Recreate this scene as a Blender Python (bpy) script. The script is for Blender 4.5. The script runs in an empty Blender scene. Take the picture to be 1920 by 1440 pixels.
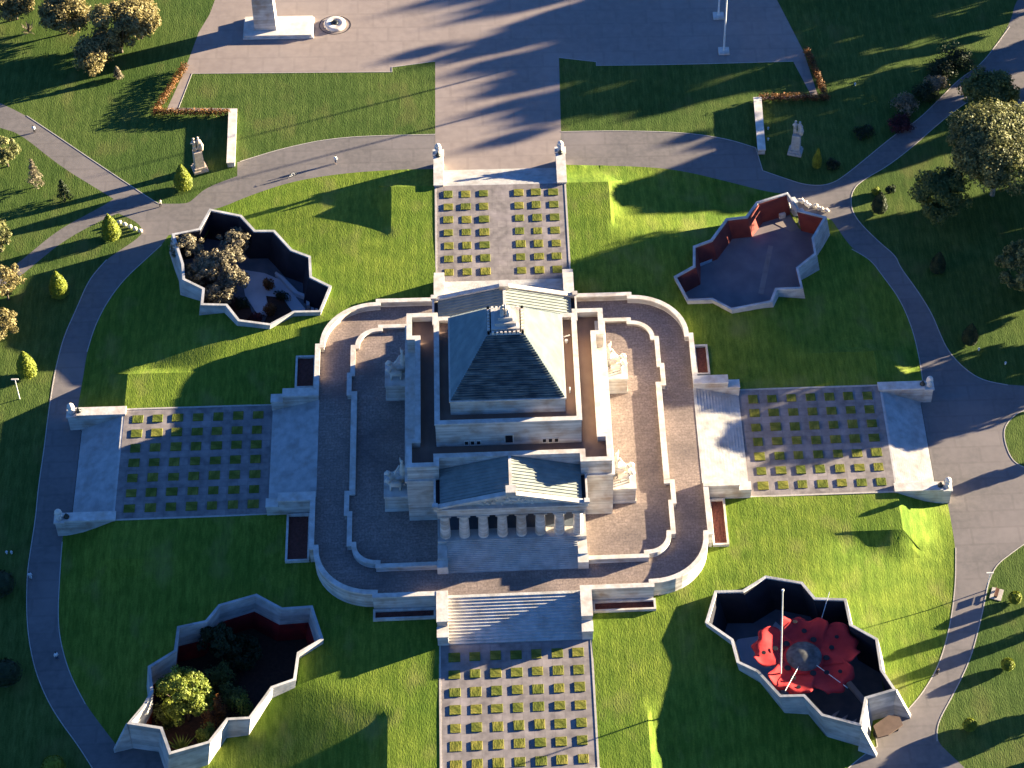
import bpy, bmesh, math, random
from math import radians, sin, cos, pi, hypot
from mathutils import Vector, Matrix, noise
from mathutils.geometry import delaunay_2d_cdt
random.seed(7)
FORECOURT=[(-48.47, 127.82), (-51.44, 113.9), (-52.2, 109.83), (-53.86, 104.93), (-55.91, 94.03), (-58.39, 83.89), (-46.0, 83.38), (-46.02, 83.94), (-56.29, 84.39), (-54.47, 93.55), (-18.85, 92.97), (-18.86, 94.27), (-11.07, 95.66), (-11.19, 76.45), (-11.16, 66.77), (10.38, 66.73), (11.02, 76.03), (11.41, 96.05), (18.17, 94.69), (18.12, 93.66), (33.93, 93.51), (54.33, 93.82), (56.64, 84.69), (46.07, 84.29), (46.01, 83.57), (58.01, 83.79), (56.57, 96.43), (53.03, 111.29), (50.58, 125.59)]
RING_L=[(-11.19, 76.18), (-27.62, 76.15), (-37.46, 73.58), (-44.96, 70.31), (-45.41, 70.19), (-45.26, 66.7), (-50.56, 63.97), (-52.81, 60.63), (-53.95, 60.15), (-57.99, 60.29), (-58.64, 60.57), (-64.4, 66.02), (-70.25, 71.54), (-76.48, 77.56), (-82.5, 83.24), (-87.44, 86.73), (-91.4, 89.37), (-90.64, 82.39), (-86.76, 80.2), (-83.24, 78.73), (-75.84, 70.39), (-68.37, 63.91), (-65.88, 61.74), (-67.79, 59.85), (-74.44, 54.69), (-79.12, 48.56), (-82.97, 43.75), (-85.3, 41.4), (-85.1, 39.57), (-79.94, 43.64), (-78.01, 46.03), (-73.33, 52.11), (-66.69, 57.23), (-64.81, 58.2), (-61.73, 56.16), (-60.44, 54.19), (-60.84, 52.3), (-64.87, 48.41), (-65.92, 47.2), (-68.44, 42.83), (-69.94, 35.96), (-71.39, 30.06), (-71.97, 24.24), (-72.21, 20.45), (-72.35, 12.89), (-72.32, 5.5), (-72.47, -1.6), (-72.3, -7.6), (-72.45, -13.48), (-72.55, -18.84), (-71.66, -28.06), (-69.94, -35.53), (-67.59, -41.28), (-65.27, -45.36), (-62.7, -49.14), (-60.64, -52.58), (-59.09, -55.33), (-57.77, -58.05), (-48.92, -58.54), (-49.57, -54.08), (-50.62, -49.07), (-55.59, -47.62), (-56.66, -50.37), (-58.83, -47.26), (-61.99, -42.5), (-64.43, -37.71), (-66.29, -32.19), (-67.29, -27.01), (-67.71, -18.77), (-67.93, -11.95), (-67.86, -7.29), (-67.91, 14.04), (-67.6, 20.26), (-67.43, 26.38), (-66.69, 31.88), (-65.15, 37.34), (-62.7, 42.62), (-59.19, 47.45), (-57.1, 50.39), (-56.09, 52.63), (-51.36, 53.74), (-49.56, 58.57), (-47.78, 58.89), (-43.05, 61.74), (-35.91, 65.06), (-27.45, 66.77), (-18.26, 67.41), (-11.25, 67.31)]
RING_R=[(11.03, 76.17), (20.98, 76.14), (32.65, 75.35), (40.42, 73.43), (45.36, 70.92), (46.06, 65.0), (49.38, 63.13), (53.5, 60.97), (57.66, 60.96), (61.42, 64.08), (70.96, 73.86), (75.25, 76.98), (82.29, 85.38), (84.68, 88.24), (89.44, 92.09), (96.19, 102.47), (99.09, 111.7), (105.08, 114.72), (97.86, 71.61), (89.13, 84.75), (82.5, 79.89), (70.02, 66.53), (63.05, 61.72), (61.23, 59.09), (60.63, 55.51), (61.35, 52.05), (64.44, 46.73), (67.05, 43.16), (67.37, 40.59), (69.46, 35.47), (71.4, 29.56), (72.17, 24.64), (72.92, 21.0), (74.72, 17.35), (77.55, 14.16), (81.81, 12.92), (87.95, 12.31), (87.27, 8.27), (83.57, 7.27), (81.95, 6.54), (79.79, 4.0), (79.32, 0.97), (79.9, -3.09), (81.63, -4.72), (84.83, -6.31), (82.86, -18.11), (79.16, -20.04), (76.95, -21.72), (74.09, -23.97), (72.41, -27.29), (70.33, -33.97), (67.59, -41.43), (64.05, -47.61), (60.97, -52.54), (60.55, -55.58), (62.05, -57.78), (64.03, -60.36), (66.45, -65.01), (42.69, -63.68), (47.02, -59.42), (49.86, -57.12), (51.71, -56.02), (51.71, -52.78), (55.98, -48.98), (57.06, -49.79), (59.57, -47.08), (62.94, -41.78), (65.6, -34.43), (67.39, -27.04), (68.36, -20.26), (68.36, -13.16), (68.34, -7.2), (67.71, 10.26), (67.84, 14.57), (67.95, 20.0), (67.64, 26.52), (66.41, 33.09), (64.31, 38.18), (62.62, 42.42), (59.61, 45.1), (57.2, 51.67), (56.74, 52.61), (51.45, 54.64), (49.91, 58.94), (46.5, 59.59), (39.53, 62.51), (31.95, 65.47), (25.17, 66.78), (11.63, 67.64), (10.74, 68.89)]
C_UL=[(-48.86, 54.23, 1.48), (-43.49, 52.61, 1.39), (-41.05, 49.05, 1.3), (-37.88, 48.98, 1.26), (-34.84, 44.46, 1.15), (-31.74, 42.79, 1.09), (-31.45, 38.17, 1.01), (-28.19, 35.92, 0.93), (-29.79, 30.11, 0.9), (-34.08, 30.13, 0.93), (-37.84, 27.41, 0.95), (-43.07, 28.47, 1.05), (-45.18, 31.93, 1.13), (-49.2, 32.15, 1.2), (-49.13, 35.71, 1.23), (-52.43, 37.94, 1.31), (-52.8, 41.45, 1.36), (-54.77, 48.48, 1.48), (-50.47, 49.63, 1.44)]
C_UR=[(49.23, 54.85, 1.49), (50.74, 50.52, 1.45), (55.32, 48.63, 1.49), (52.59, 43.56, 1.39), (52.66, 39.92, 1.34), (49.26, 36.75, 1.25), (49.6, 32.08, 1.2), (45.22, 32.07, 1.13), (44.16, 29.34, 1.08), (37.21, 27.92, 0.95), (34.22, 30.35, 0.93), (30.05, 30.31, 0.9), (28.23, 35.99, 0.93), (31.61, 38.27, 1.01), (31.94, 42.83, 1.09), (35.02, 44.18, 1.15), (38.05, 49.08, 1.26), (41.46, 49.43, 1.31), (43.59, 52.79, 1.39)]
C_LL=[(-37.89, -26.97, 1.16), (-34.07, -29.64, 1.07), (-29.65, -29.42, 1.0), (-27.87, -35.77, 1.08), (-31.24, -38.25, 1.33), (-31.61, -43.1, 1.59), (-34.8, -44.46, 1.77), (-37.71, -49.87, 2.15), (-40.81, -49.97, 2.27), (-43.11, -53.89, 2.55), (-48.62, -55.74, 2.86), (-50.16, -51.29, 2.72), (-54.77, -50.26, 2.88), (-52.82, -46.95, 2.65), (-51.95, -44.62, 2.52), (-52.64, -40.13, 2.38), (-49.16, -37.3, 2.1), (-48.99, -32.91, 1.93), (-45.02, -31.88, 1.69), (-43.27, -28.91, 1.5)]
C_LR=[(37.77, -27.32, 1.16), (43.24, -29.06, 1.5), (44.84, -32.18, 1.69), (49.42, -32.8, 1.95), (49.65, -37.68, 2.14), (53.17, -40.69, 2.42), (53.16, -46.41, 2.65), (54.68, -50.32, 2.88), (50.26, -51.48, 2.73), (48.9, -56.31, 2.9), (43.32, -53.95, 2.56), (41.09, -50.32, 2.3), (37.7, -50.14, 2.16), (34.82, -45.34, 1.82), (32.02, -43.34, 1.61), (31.52, -39.13, 1.39), (28.02, -35.51, 1.08), (29.92, -29.62, 1.0), (34.08, -29.79, 1.08)]
INNER=[(-11.22, 71.65), (-27.54, 71.5), (-40.29, 67.87), (-49.05, 60.89), (-53.33, 57.15), (-58.49, 54.12), (-62.82, 46.71), (-67.61, 35.87), (-69.18, 24.12), (-70.28, 12.8), (-70.55, -6.64), (-70.2, -18.95), (-68.71, -30.82), (-66.02, -39.5), (-61.53, -48.03), (-56.93, -54.56), (-53.29, -59.17), (44.88, -64.69), (55.32, -55.3), (60.37, -49.97), (65.95, -41.64), (68.3, -33.87), (70.19, -23.78), (70.04, -13.24), (72.58, 4.32), (70.7, 15.98), (68.75, 28.07), (66.41, 38.1), (61.99, 47.2), (59.03, 53.85), (55.7, 57.68), (46.81, 62.94), (39.97, 67.93), (32.33, 70.92), (11.63, 72.28)]
HEDGE_L=[(-55.77, 94.74), (-60.26, 82.7), (-47.52, 82.17)]
HEDGE_R=[(57.02, 95.97), (59.2, 83.03), (47.55, 83.38)]
BENCH_L=[(-46.64, 82.62), (-46.38, 68.94)]
BENCH_R=[(46.69, 82.92), (46.21, 69.18)]
STATUE_L=(-51.71, 68.52)
STATUE_R=(52.28, 69.45)
TOPI=[(-54.17, 63.96), (-65.43, 52.33), (-72.81, 39.33), (-76.26, 21.77), (55.68, 65.5), (65.44, 54.15), (73.66, 39.34), (76.75, 22.64)]
BALLS=[(75.89, -31.03), (72.82, -43.26), (65.56, -53.63), (-73.44, -37.7), (-75.95, -21.46), (-65.26, -53.75)]
MISC={'flag': [(41.76, 96.84), (41.56, 106.8)], 'obel': [(-45.57, 102.76), (-33.37, 102.73), (-45.42, 108.12), (-33.51, 108.27)], 'flame': (-29.32, 106.22), 'persons': [(-80.7, 78.78), (-28.42, 69.36), (-71.87, -19.47), (-66.7, -34.37), (62.15, -43.96), (-57.77, 59.5), (-35.85, 66.12)], 'lampL': (-77.09, 16.68), 'lampR': (71.97, -28.6), 'agave': (-84.19, 105.45), 'lights': [(78.1, 20.79), (82.08, 17.52), (65.03, 86.91), (-75.89, -14.43), (-75.18, -14.47), (47.99, 75.57), (47.73, 72.78), (-68.73, 108.3)], 'bigtree': (76.52, 52.57), 'bt2': (81.13, 61.08), 'dk': (86.74, 73.85), 't3': (84.81, 34.09)}
GROVE=[(-75.09, 105.34), (-67.8, 102.2), (-64.0, 105.5), (-86.74, 109.34), (-70.66, 96.89)]
LEFTB=[(-81.08, 38.6), (-80.89, 30.26), (-84.36, 70.41), (-83.35, 49.74)]
CONIF=[(-79.04, 65.2), (-73.99, 61.63), (-67.38, 92.78)]
BUSHR=[(84.06, 92.01), (80.67, 89.15), (77.42, 83.41), (73.63, 80.65), (72.02, 75.72), (65.02, 73.83), (58.83, 65.72), (79.68, 85.52), (65.55, 58.46), (67.93, 58.65)]
LLT=[(-47.61, -43.48), (-43.32, -33.08), (-40.41, -33.72), (-43.2, -44.43), (-39.64, -43.82), (-44.31, -46.06), (-48.15, -50.06), (-41.81, -39.14)]
ULT=[(-52.23, 46.86), (-44.74, 47.84), (-45.58, 42.64), (-48.65, 42.01), (-44.18, 39.38), (-46.79, 37.39), (-50.49, 41.82), (-39.24, 41.32), (-38.79, 35.48), (-37.04, 38.93), (-40.84, 34.17), (-43.33, 37.1)]
POPPY=[(42.21, -41.84), (42.66, -37.5), (47.8, -40.2), (45.98, -45.86), (40.05, -46.03), (37.46, -40.15)]
MAST=(38.83, -44.72, 21.0)
CAM={'loc': [-0.389, -255.444, 303.299], 'M': [[0.99443, 0.032261, -0.100336], [-0.090257, 0.752248, -0.652669], [0.054422, 0.65809, 0.75097]], 'lens': 88.492, 'sx': -0.24149, 'sy': 0.01863}
# ---------------------------------------------------------------- camera, sky, sun, exposure
sc = bpy.context.scene
COL = sc.collection
cd = bpy.data.cameras.new('camera'); cam = bpy.data.objects.new('camera', cd); COL.objects.link(cam)
cd.sensor_width = 36; cd.sensor_fit = 'HORIZONTAL'; cd.lens = CAM['lens']
cd.shift_x = CAM['sx']; cd.shift_y = CAM['sy']; cd.clip_start = 1; cd.clip_end = 3000
Mr = CAM['M']
cam.matrix_world = Matrix(((*Mr[0], CAM['loc'][0]), (*Mr[1], CAM['loc'][1]), (*Mr[2], CAM['loc'][2]), (0, 0, 0, 1)))
sc.camera = cam
SUN_EL, SUN_AZ = radians(8.2), radians(19.5)          # azimuth counter-clockwise from +X
w = bpy.data.worlds.new('World'); sc.world = w; w.use_nodes = True
nt = w.node_tree; bg = nt.nodes['Background']
sky = nt.nodes.new('ShaderNodeTexSky'); sky.sky_type = 'NISHITA'; sky.sun_disc = False
sky.sun_elevation = SUN_EL; sky.sun_rotation = radians(90) - SUN_AZ
sky.air_density = 1.0; sky.dust_density = 0.3; sky.ozone_density = 3.0
tint = nt.nodes.new('ShaderNodeMix'); tint.data_type = 'RGBA'; tint.blend_type = 'MULTIPLY'; tint.inputs[0].default_value = 1
tint.inputs[7].default_value = (0.29, 0.46, 0.78, 1)
nt.links.new(sky.outputs[0], tint.inputs[6]); nt.links.new(tint.outputs[2], bg.inputs[0]); bg.inputs[1].default_value = 0.05
sl = bpy.data.lights.new('sun', 'SUN'); so = bpy.data.objects.new('sun', sl); COL.objects.link(so)
sl.energy = 5.0; sl.angle = radians(0.5); sl.color = (1.0, 0.84, 0.58)
sd = Vector((cos(SUN_EL)*cos(SUN_AZ), cos(SUN_EL)*sin(SUN_AZ), sin(SUN_EL)))
so.rotation_euler = sd.to_track_quat('Z', 'Y').to_euler(); so.location = sd*300
sc.view_settings.view_transform = 'Standard'; sc.view_settings.look = 'None'
sc.view_settings.exposure = 3.2; sc.view_settings.gamma = 1.0
sc.cycles.max_bounces = 5; sc.cycles.diffuse_bounces = 3

# ---------------------------------------------------------------- materials
MATS = {}
def mat(name, col, col2=None, course=None, scale=1.0, rough=0.85, bump=0.0, bscale=8.0, stretch=(1, 1, 1), stain=None, stain_scale=0.15, stain_amt=0.5, brick=None, metal=0.0, detail=6):
    if name in MATS: return MATS[name]
    m = bpy.data.materials.new(name); m.use_nodes = True; n = m.node_tree; L = n.links
    b = n.nodes['Principled BSDF']; b.inputs['Roughness'].default_value = rough; b.inputs['Metallic'].default_value = metal
    if 'Specular IOR Level' in b.inputs: b.inputs['Specular IOR Level'].default_value = 0.25
    tc = n.nodes.new('ShaderNodeTexCoord'); mp = n.nodes.new('ShaderNodeMapping'); mp.inputs['Scale'].default_value = stretch
    L.new(tc.outputs['Object'], mp.inputs[0])
    c = None
    def noise_n(s, d=detail, src=mp):
        x = n.nodes.new('ShaderNodeTexNoise'); x.inputs['Scale'].default_value = s; x.inputs['Detail'].default_value = d
        L.new(src.outputs[0] if src is mp else tc.outputs['Object'], x.inputs['Vector']); return x
    def mix(f, a, bb, lo=.35, hi=.65):
        r = n.nodes.new('ShaderNodeValToRGB'); r.color_ramp.elements[0].position = lo; r.color_ramp.elements[1].position = hi
        L.new(f, r.inputs[0])
        x = n.nodes.new('ShaderNodeMix'); x.data_type = 'RGBA'
        L.new(r.outputs[0], x.inputs[0])
        for sock, v in ((x.inputs[6], a), (x.inputs[7], bb)):
            if hasattr(v, 'links'): L.new(v, sock)
            else: sock.default_value = (*v, 1)
        return x.outputs[2]
    if col2 is None: col2 = tuple(v*0.8 for v in col)
    nz = noise_n(scale); c = mix(nz.outputs[0], col, col2)
    if stain:
        sn = noise_n(stain_scale, 8, None)
        r = n.nodes.new('ShaderNodeMapRange'); r.inputs[1].default_value = .45; r.inputs[2].default_value = .75; r.inputs[4].default_value = stain_amt
        L.new(sn.outputs[0], r.inputs[0])
        x = n.nodes.new('ShaderNodeMix'); x.data_type = 'RGBA'; L.new(r.outputs[0], x.inputs[0]); L.new(c, x.inputs[6]); x.inputs[7].default_value = (*stain, 1)
        c = x.outputs[2]
    if brick:
        bw, bh, dark = brick
        bt = n.nodes.new('ShaderNodeTexBrick'); bt.inputs['Scale'].default_value = 1; bt.inputs['Brick Width'].default_value = bw
        bt.inputs['Row Height'].default_value = bh; bt.inputs['Mortar Size'].default_value = min(bw, bh)*.06; bt.inputs['Bias'].default_value = 0
        bt.inputs['Color1'].default_value = (1, 1, 1, 1); bt.inputs['Color2'].default_value = ((.93,)*3 if bw > 3 else (.8,)*3)+(1,); bt.inputs['Mortar'].default_value = (dark, dark, dark, 1)
        L.new(tc.outputs['Object'], bt.inputs['Vector'])
        x = n.nodes.new('ShaderNodeMix'); x.data_type = 'RGBA'; x.blend_type = 'MULTIPLY'; x.inputs[0].default_value = 1
        L.new(c, x.inputs[6]); L.new(bt.outputs[0], x.inputs[7]); c = x.outputs[2]
    if course:
        sx = n.nodes.new('ShaderNodeSeparateXYZ'); L.new(tc.outputs['Object'], sx.inputs[0])
        m1 = n.nodes.new('ShaderNodeMath'); m1.operation = 'MULTIPLY'; m1.inputs[1].default_value = 1/course[0]; L.new(sx.outputs[2], m1.inputs[0])
        m2 = n.nodes.new('ShaderNodeMath'); m2.operation = 'FRACT'; L.new(m1.outputs[0], m2.inputs[0])
        m3 = n.nodes.new('ShaderNodeMapRange'); m3.inputs[1].default_value = 0; m3.inputs[2].default_value = .10; m3.inputs[3].default_value = course[1]; m3.inputs[4].default_value = 1; L.new(m2.outputs[0], m3.inputs[0])
        fl = n.nodes.new('ShaderNodeMath'); fl.operation = 'FLOOR'; L.new(m1.outputs[0], fl.inputs[0])
        wn = n.nodes.new('ShaderNodeTexWhiteNoise'); wn.noise_dimensions = '1D'; L.new(fl.outputs[0], wn.inputs['W'])
        m4 = n.nodes.new('ShaderNodeMapRange'); m4.inputs[3].default_value = .82; m4.inputs[4].default_value = 1.08; L.new(wn.outputs[0], m4.inputs[0])
        m5 = n.nodes.new('ShaderNodeMath'); m5.operation = 'MULTIPLY'; L.new(m3.outputs[0], m5.inputs[0]); L.new(m4.outputs[0], m5.inputs[1])
        x = n.nodes.new('ShaderNodeMix'); x.data_type = 'RGBA'; x.blend_type = 'MULTIPLY'; x.inputs[0].default_value = 1
        L.new(c, x.inputs[6]); L.new(m5.outputs[0], x.inputs[7]); c = x.outputs[2]
    L.new(c, b.inputs['Base Color'])
    if bump:
        bn = noise_n(bscale, 4); bp_ = n.nodes.new('ShaderNodeBump'); bp_.inputs['Strength'].default_value = bump; bp_.inputs['Distance'].default_value = .15
        L.new(bn.outputs[0], bp_.inputs['Height']); L.new(bp_.outputs[0], b.inputs['Normal'])
    MATS[name] = m; return m
M_STONE = mat('granite', (.60, .57, .53), (.42, .40, .37), course=(.62, .58), scale=.9, stretch=(.3, .3, 2.8), bump=.2, bscale=3, stain=(.27, .17, .10), stain_scale=.45, stain_amt=.75)
M_STEP = mat('granite_steps', (.50, .48, .45), (.38, .37, .35), scale=.8, bump=.15, bscale=3, stain=(.24, .19, .15), stain_scale=.5, stain_amt=.5)
M_CAP = mat('granite_coping', (.60, .56, .51), (.47, .44, .40), scale=1.3, bump=.1, bscale=3, stain=(.36, .25, .17), stain_scale=.6, stain_amt=.6)
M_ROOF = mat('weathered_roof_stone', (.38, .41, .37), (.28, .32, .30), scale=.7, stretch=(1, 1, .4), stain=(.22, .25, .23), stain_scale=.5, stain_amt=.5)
M_ROOFD = mat('dark_streaked_roof_stone', (.15, .18, .18), (.035, .05, .06), scale=.9, stretch=(.45, 3, 3), stain=(.03, .04, .05), stain_scale=.8, stain_amt=.8)  # darker streaked tone for the front and rear slopes and the crown
M_METAL = mat('roof_sheet', (.25, .27, .24), (.19, .21, .19), scale=.8, rough=.6)
M_PAVE = mat('terrace_pavers', (.34, .26, .215), (.21, .16, .14), scale=3.2, stain=(.11, .09, .085), stain_scale=.12, stain_amt=.75, brick=(.9, .6, .72), bump=.1)
M_DECK = mat('roof_deck', (.17, .105, .08), (.12, .08, .065), scale=.5, stretch=(1, .2, 1), stain=(.22, .15, .11), stain_scale=.3, stain_amt=.5)
M_WALK = mat('walkway_pavers', (.255, .222, .205), (.165, .143, .138), scale=.9, stain=(.34, .29, .285), stain_scale=.3, stain_amt=.7, brick=(1.5, 1.546, .82))
M_ASPH = mat('path_asphalt', (.165, .146, .138), (.132, .119, .114), scale=1.2, stain=(.215, .185, .175), stain_scale=.07, stain_amt=.8, bump=.06, brick=(7.5, 3.3, .88))
M_FORE = mat('forecourt_slabs', (.27, .22, .195), (.235, .19, .17), scale=.7, stain=(.31, .26, .235), stain_scale=.06, stain_amt=.6, brick=(5.6, 3.9, .9))
M_KERB = mat('kerb_concrete', (.42, .38, .34), scale=2)
M_DARK = mat('dark_opening', (.012, .012, .015), rough=.5)
M_RED = mat('rust_red_render', (.20, .042, .032), (.14, .03, .026), scale=.6)
M_DRED = mat('deep_red_render', (.22, .012, .014), (.15, .01, .012), scale=.6)
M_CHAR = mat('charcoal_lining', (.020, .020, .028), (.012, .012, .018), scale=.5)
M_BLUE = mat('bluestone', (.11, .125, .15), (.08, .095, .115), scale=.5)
M_SLATE = mat('courtyard_paving', (.46, .48, .50), (.38, .40, .43), scale=.4)
M_SLATE2 = mat('courtyard_floor_stone', (.20, .17, .175), (.15, .13, .14), scale=.35, stain=(.15, .13, .13), stain_scale=.2)
M_WALLC = mat('pale_court_wall', (.46, .45, .44), (.31, .31, .30), course=(1.2, .8), scale=.6, stretch=(1, 1, 1.8), bump=.15, bscale=2, stain=(.22, .20, .19), stain_scale=.3)
M_SOIL = mat('garden_soil', (.035, .018, .012), (.06, .028, .018), scale=2, bump=.4)
M_PLANT = mat('bronze_ground_planting', (.14, .045, .035), (.09, .03, .022), scale=3, bump=.5)
M_POPPY = mat('red_canopy', (.44, .028, .030), (.36, .020, .022), scale=.9, rough=.9, bump=.3, bscale=1.2)
M_POPC = mat('canopy_centre', (.05, .05, .05), (.12, .12, .115), scale=1.2)
M_STEEL = mat('white_steel', (.7, .7, .68), rough=.4)
M_BROWN = mat('brown_gate_roof', (.12, .08, .06), (.09, .06, .045), scale=1)
M_WHITE = mat('white_stone', (.66, .60, .52), (.55, .50, .44), scale=1, stain=(.40, .30, .22), stain_scale=.7)
M_GLASS = mat('lamp_glass', (.55, .56, .55), rough=.2)
M_BRONZE = mat('bronze', (.045, .05, .05), rough=.45, metal=.6)
M_SKIN = mat('skin', (.42, .26, .19)); M_HAIR = mat('dark_hair', (.03, .02, .015))
def cloth(nm, c): return mat(nm, c, tuple(v*.8 for v in c), scale=6)
M_WOODB = mat('bench_wood', (.10, .045, .03))
def leafmat(nm, a, b, c=None):
    m = bpy.data.materials.new(nm); m.use_nodes = True; n = m.node_tree; L = n.links
    bs = n.nodes['Principled BSDF']; bs.inputs['Roughness'].default_value = .6
    if 'Specular IOR Level' in bs.inputs: bs.inputs['Specular IOR Level'].default_value = .2
    tc = n.nodes.new('ShaderNodeTexCoord'); nz = n.nodes.new('ShaderNodeTexNoise'); nz.inputs['Scale'].default_value = .9; nz.inputs['Detail'].default_value = 8
    L.new(tc.outputs['Object'], nz.inputs['Vector'])
    r = n.nodes.new('ShaderNodeValToRGB'); e = r.color_ramp.elements; e[0].position = .36; e[0].color = (*a, 1); e[1].position = .62; e[1].color = (*b, 1)
    L.new(nz.outputs[0], r.inputs[0]); L.new(r.outputs[0], bs.inputs['Base Color'])
    tr = n.nodes.new('ShaderNodeBsdfTranslucent'); L.new(r.outputs[0], tr.inputs[0])
    mx = n.nodes.new('ShaderNodeMixShader'); mx.inputs[0].default_value = .25
    L.new(bs.outputs[0], mx.inputs[1]); L.new(tr.outputs[0], mx.inputs[2]); L.new(mx.outputs[0], n.nodes['Material Output'].inputs[0])
    return m
LF_GOLD = leafmat('golden_leaves', (.085, .075, .026), (.28, .225, .09))
LF_OLIVE = leafmat('grey_olive_leaves', (.10, .088, .055), (.26, .22, .14))
LF_MID = leafmat('mid_green_leaves', (.05, .075, .02), (.14, .16, .045))
LF_YEL = leafmat('yellow_green_leaves', (.07, .11, .015), (.21, .24, .035))
LF_GUM = leafmat('gum_leaves', (.045, .060, .018), (.21, .205, .075))
LF_DARK = leafmat('dark_leaves', (.012, .024, .010), (.035, .05, .018))
LF_TOPI = leafmat('clipped_green_leaves', (.10, .13, .012), (.19, .22, .02))
LF_ORANGE = leafmat('orange_brown_leaves', (.10, .035, .012), (.28, .11, .03))
LF_PURPLE = leafmat('purple_leaves', (.035, .010, .014), (.10, .025, .03))
LF_HEDGE = leafmat('copper_hedge_leaves', (.06, .028, .010), (.22, .10, .03))
M_BARK = mat('bark', (.14, .11, .08), (.08, .06, .045), scale=4); M_BARKW = mat('pale_bark', (.42, .40, .36), (.3, .28, .25), scale=3)
def grassmat(nm, a, b, c, dry):
    m = bpy.data.materials.new(nm); m.use_nodes = True; n = m.node_tree; L = n.links
    bs = n.nodes['Principled BSDF']; bs.inputs['Roughness'].default_value = .9
    if 'Specular IOR Level' in bs.inputs: bs.inputs['Specular IOR Level'].default_value = .1
    tc = n.nodes.new('ShaderNodeTexCoord')
    def nz(s, st=(1, 1, 1), d=6):
        mp = n.nodes.new('ShaderNodeMapping'); mp.inputs['Scale'].default_value = st; L.new(tc.outputs['Object'], mp.inputs[0])
        x = n.nodes.new('ShaderNodeTexNoise'); x.inputs['Scale'].default_value = s; x.inputs['Detail'].default_value = d; L.new(mp.outputs[0], x.inputs['Vector']); return x.outputs[0]
    def ramp(f, p0, p1, c0, c1):
        r = n.nodes.new('ShaderNodeValToRGB'); e = r.color_ramp.elements; e[0].position = p0; e[1].position = p1; e[0].color = (*c0, 1); e[1].color = (*c1, 1); L.new(f, r.inputs[0]); return r.outputs[0]
    def mx(f, x, y, bt='MIX'):
        k = n.nodes.new('ShaderNodeMix'); k.data_type = 'RGBA'; k.blend_type = bt
        if isinstance(f, float): k.inputs[0].default_value = f
        else: L.new(f, k.inputs[0])
        L.new(x, k.inputs[6]); L.new(y, k.inputs[7]); return k.outputs[2]
    base = ramp(nz(.06), .35, .68, a, b)
    fine = ramp(nz(1.3, (2.2, .35, 1), 8), .3, .7, (.70, .74, .66), (1.28, 1.22, 1.3))
    base = mx(1.0, base, fine, 'MULTIPLY')
    sp = ramp(nz(5.0, (1, 1, 1), 4), .35, .68, (.82, .84, .8), (1.16, 1.14, 1.2)); base = mx(1.0, base, sp, 'MULTIPLY')
    if nm == 'bed_grass':
        oi = n.nodes.new('ShaderNodeObjectInfo'); base = mx(1.0, base, ramp(oi.outputs['Random'], 0, 1, (.72, .80, .7), (1.3, 1.12, 1.1)), 'MULTIPLY')
    dr = n.nodes.new('ShaderNodeRGB'); dr.outputs[0].default_value = (*c, 1)
    wv = n.nodes.new('ShaderNodeTexWave'); wv.inputs['Scale'].default_value = .16; wv.inputs['Distortion'].default_value = 1.5; wv.inputs['Detail'].default_value = 2; wv.inputs['Detail Scale'].default_value = .4
    L.new(tc.outputs['Object'], wv.inputs[0]); base = mx(1.0, base, ramp(wv.outputs[1], .25, .75, (.90, .93, .90), (1.07, 1.05, 1.08)), 'MULTIPLY')
    base = mx(1.0, base, ramp(nz(.35, (1, 1, 1), 6), .3, .7, (.80, .86, .82), (1.18, 1.12, 1.15)), 'MULTIPLY')
    f2 = ramp(nz(.22, (1, .6, 1), 8), .55, .80, (0, 0, 0), (dry, dry, dry)); base = mx(f2, base, dr.outputs[0])
    L.new(base, bs.inputs['Base Color'])
    bn = n.nodes.new('ShaderNodeBump'); bn.inputs['Strength'].default_value = .55; bn.inputs['Distance'].default_value = .12
    L.new(nz(3.0, (1.6, .6, 1), 8), bn.inputs['Height']); L.new(bn.outputs[0], bs.inputs['Normal'])
    return m
G_IN = grassmat('mown_lawn', (.085, .142, .015), (.134, .182, .021), (.21, .19, .06), .6)
G_OUT = grassmat('park_grass', (.048, .085, .016), (.074, .108, .022), (.13, .12, .04), .6)
G_BED = grassmat('bed_grass', (.11, .13, .020), (.16, .165, .035), (.26, .22, .07), .8)

# ---------------------------------------------------------------- helpers
def link(name, me, parent=None, m=None):
    if m is not None and not me.materials: me.materials.append(m)
    o = bpy.data.objects.new(name, me); COL.objects.link(o)
    if parent: o.parent = parent
    return o
def obj(name, bm, m, parent=None, smooth=False):
    me = bpy.data.meshes.new(name); bmesh.ops.recalc_face_normals(bm, faces=bm.faces); bm.to_mesh(me); bm.free()
    for mm in (m if isinstance(m, (list, tuple)) else [m]): me.materials.append(mm)
    if smooth: me.polygons.foreach_set('use_smooth', [True]*len(me.polygons))
    return link(name, me, parent)
def thing(name, label, cat, loc=(0, 0, 0), rz=0, group=None):
    o = bpy.data.objects.new(name, None); COL.objects.link(o); o.location = loc; o.rotation_euler.z = rz
    o.empty_display_size = .5; return tag(o, label, cat, group)
def tag(o, label, cat, group=None):
    o['label'] = label; o['category'] = cat
    if group: o['group'] = group
    return o
def struct(o, kind='structure'): o['kind'] = kind; return o
def box(bm, x0, x1, y0, y1, z0, z1, mi=0):
    v = [bm.verts.new(p) for p in ((x0, y0, z0), (x1, y0, z0), (x1, y1, z0), (x0, y1, z0), (x0, y0, z1), (x1, y0, z1), (x1, y1, z1), (x0, y1, z1))]
    for f in ((3, 2, 1, 0), (4, 5, 6, 7), (0, 1, 5, 4), (1, 2, 6, 5), (2, 3, 7, 6), (3, 0, 4, 7)):
        bm.faces.new([v[i] for i in f]).material_index = mi
def B(*boxes):
    bm = bmesh.new()
    for b in boxes: box(bm, *b)
    return bm
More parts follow.
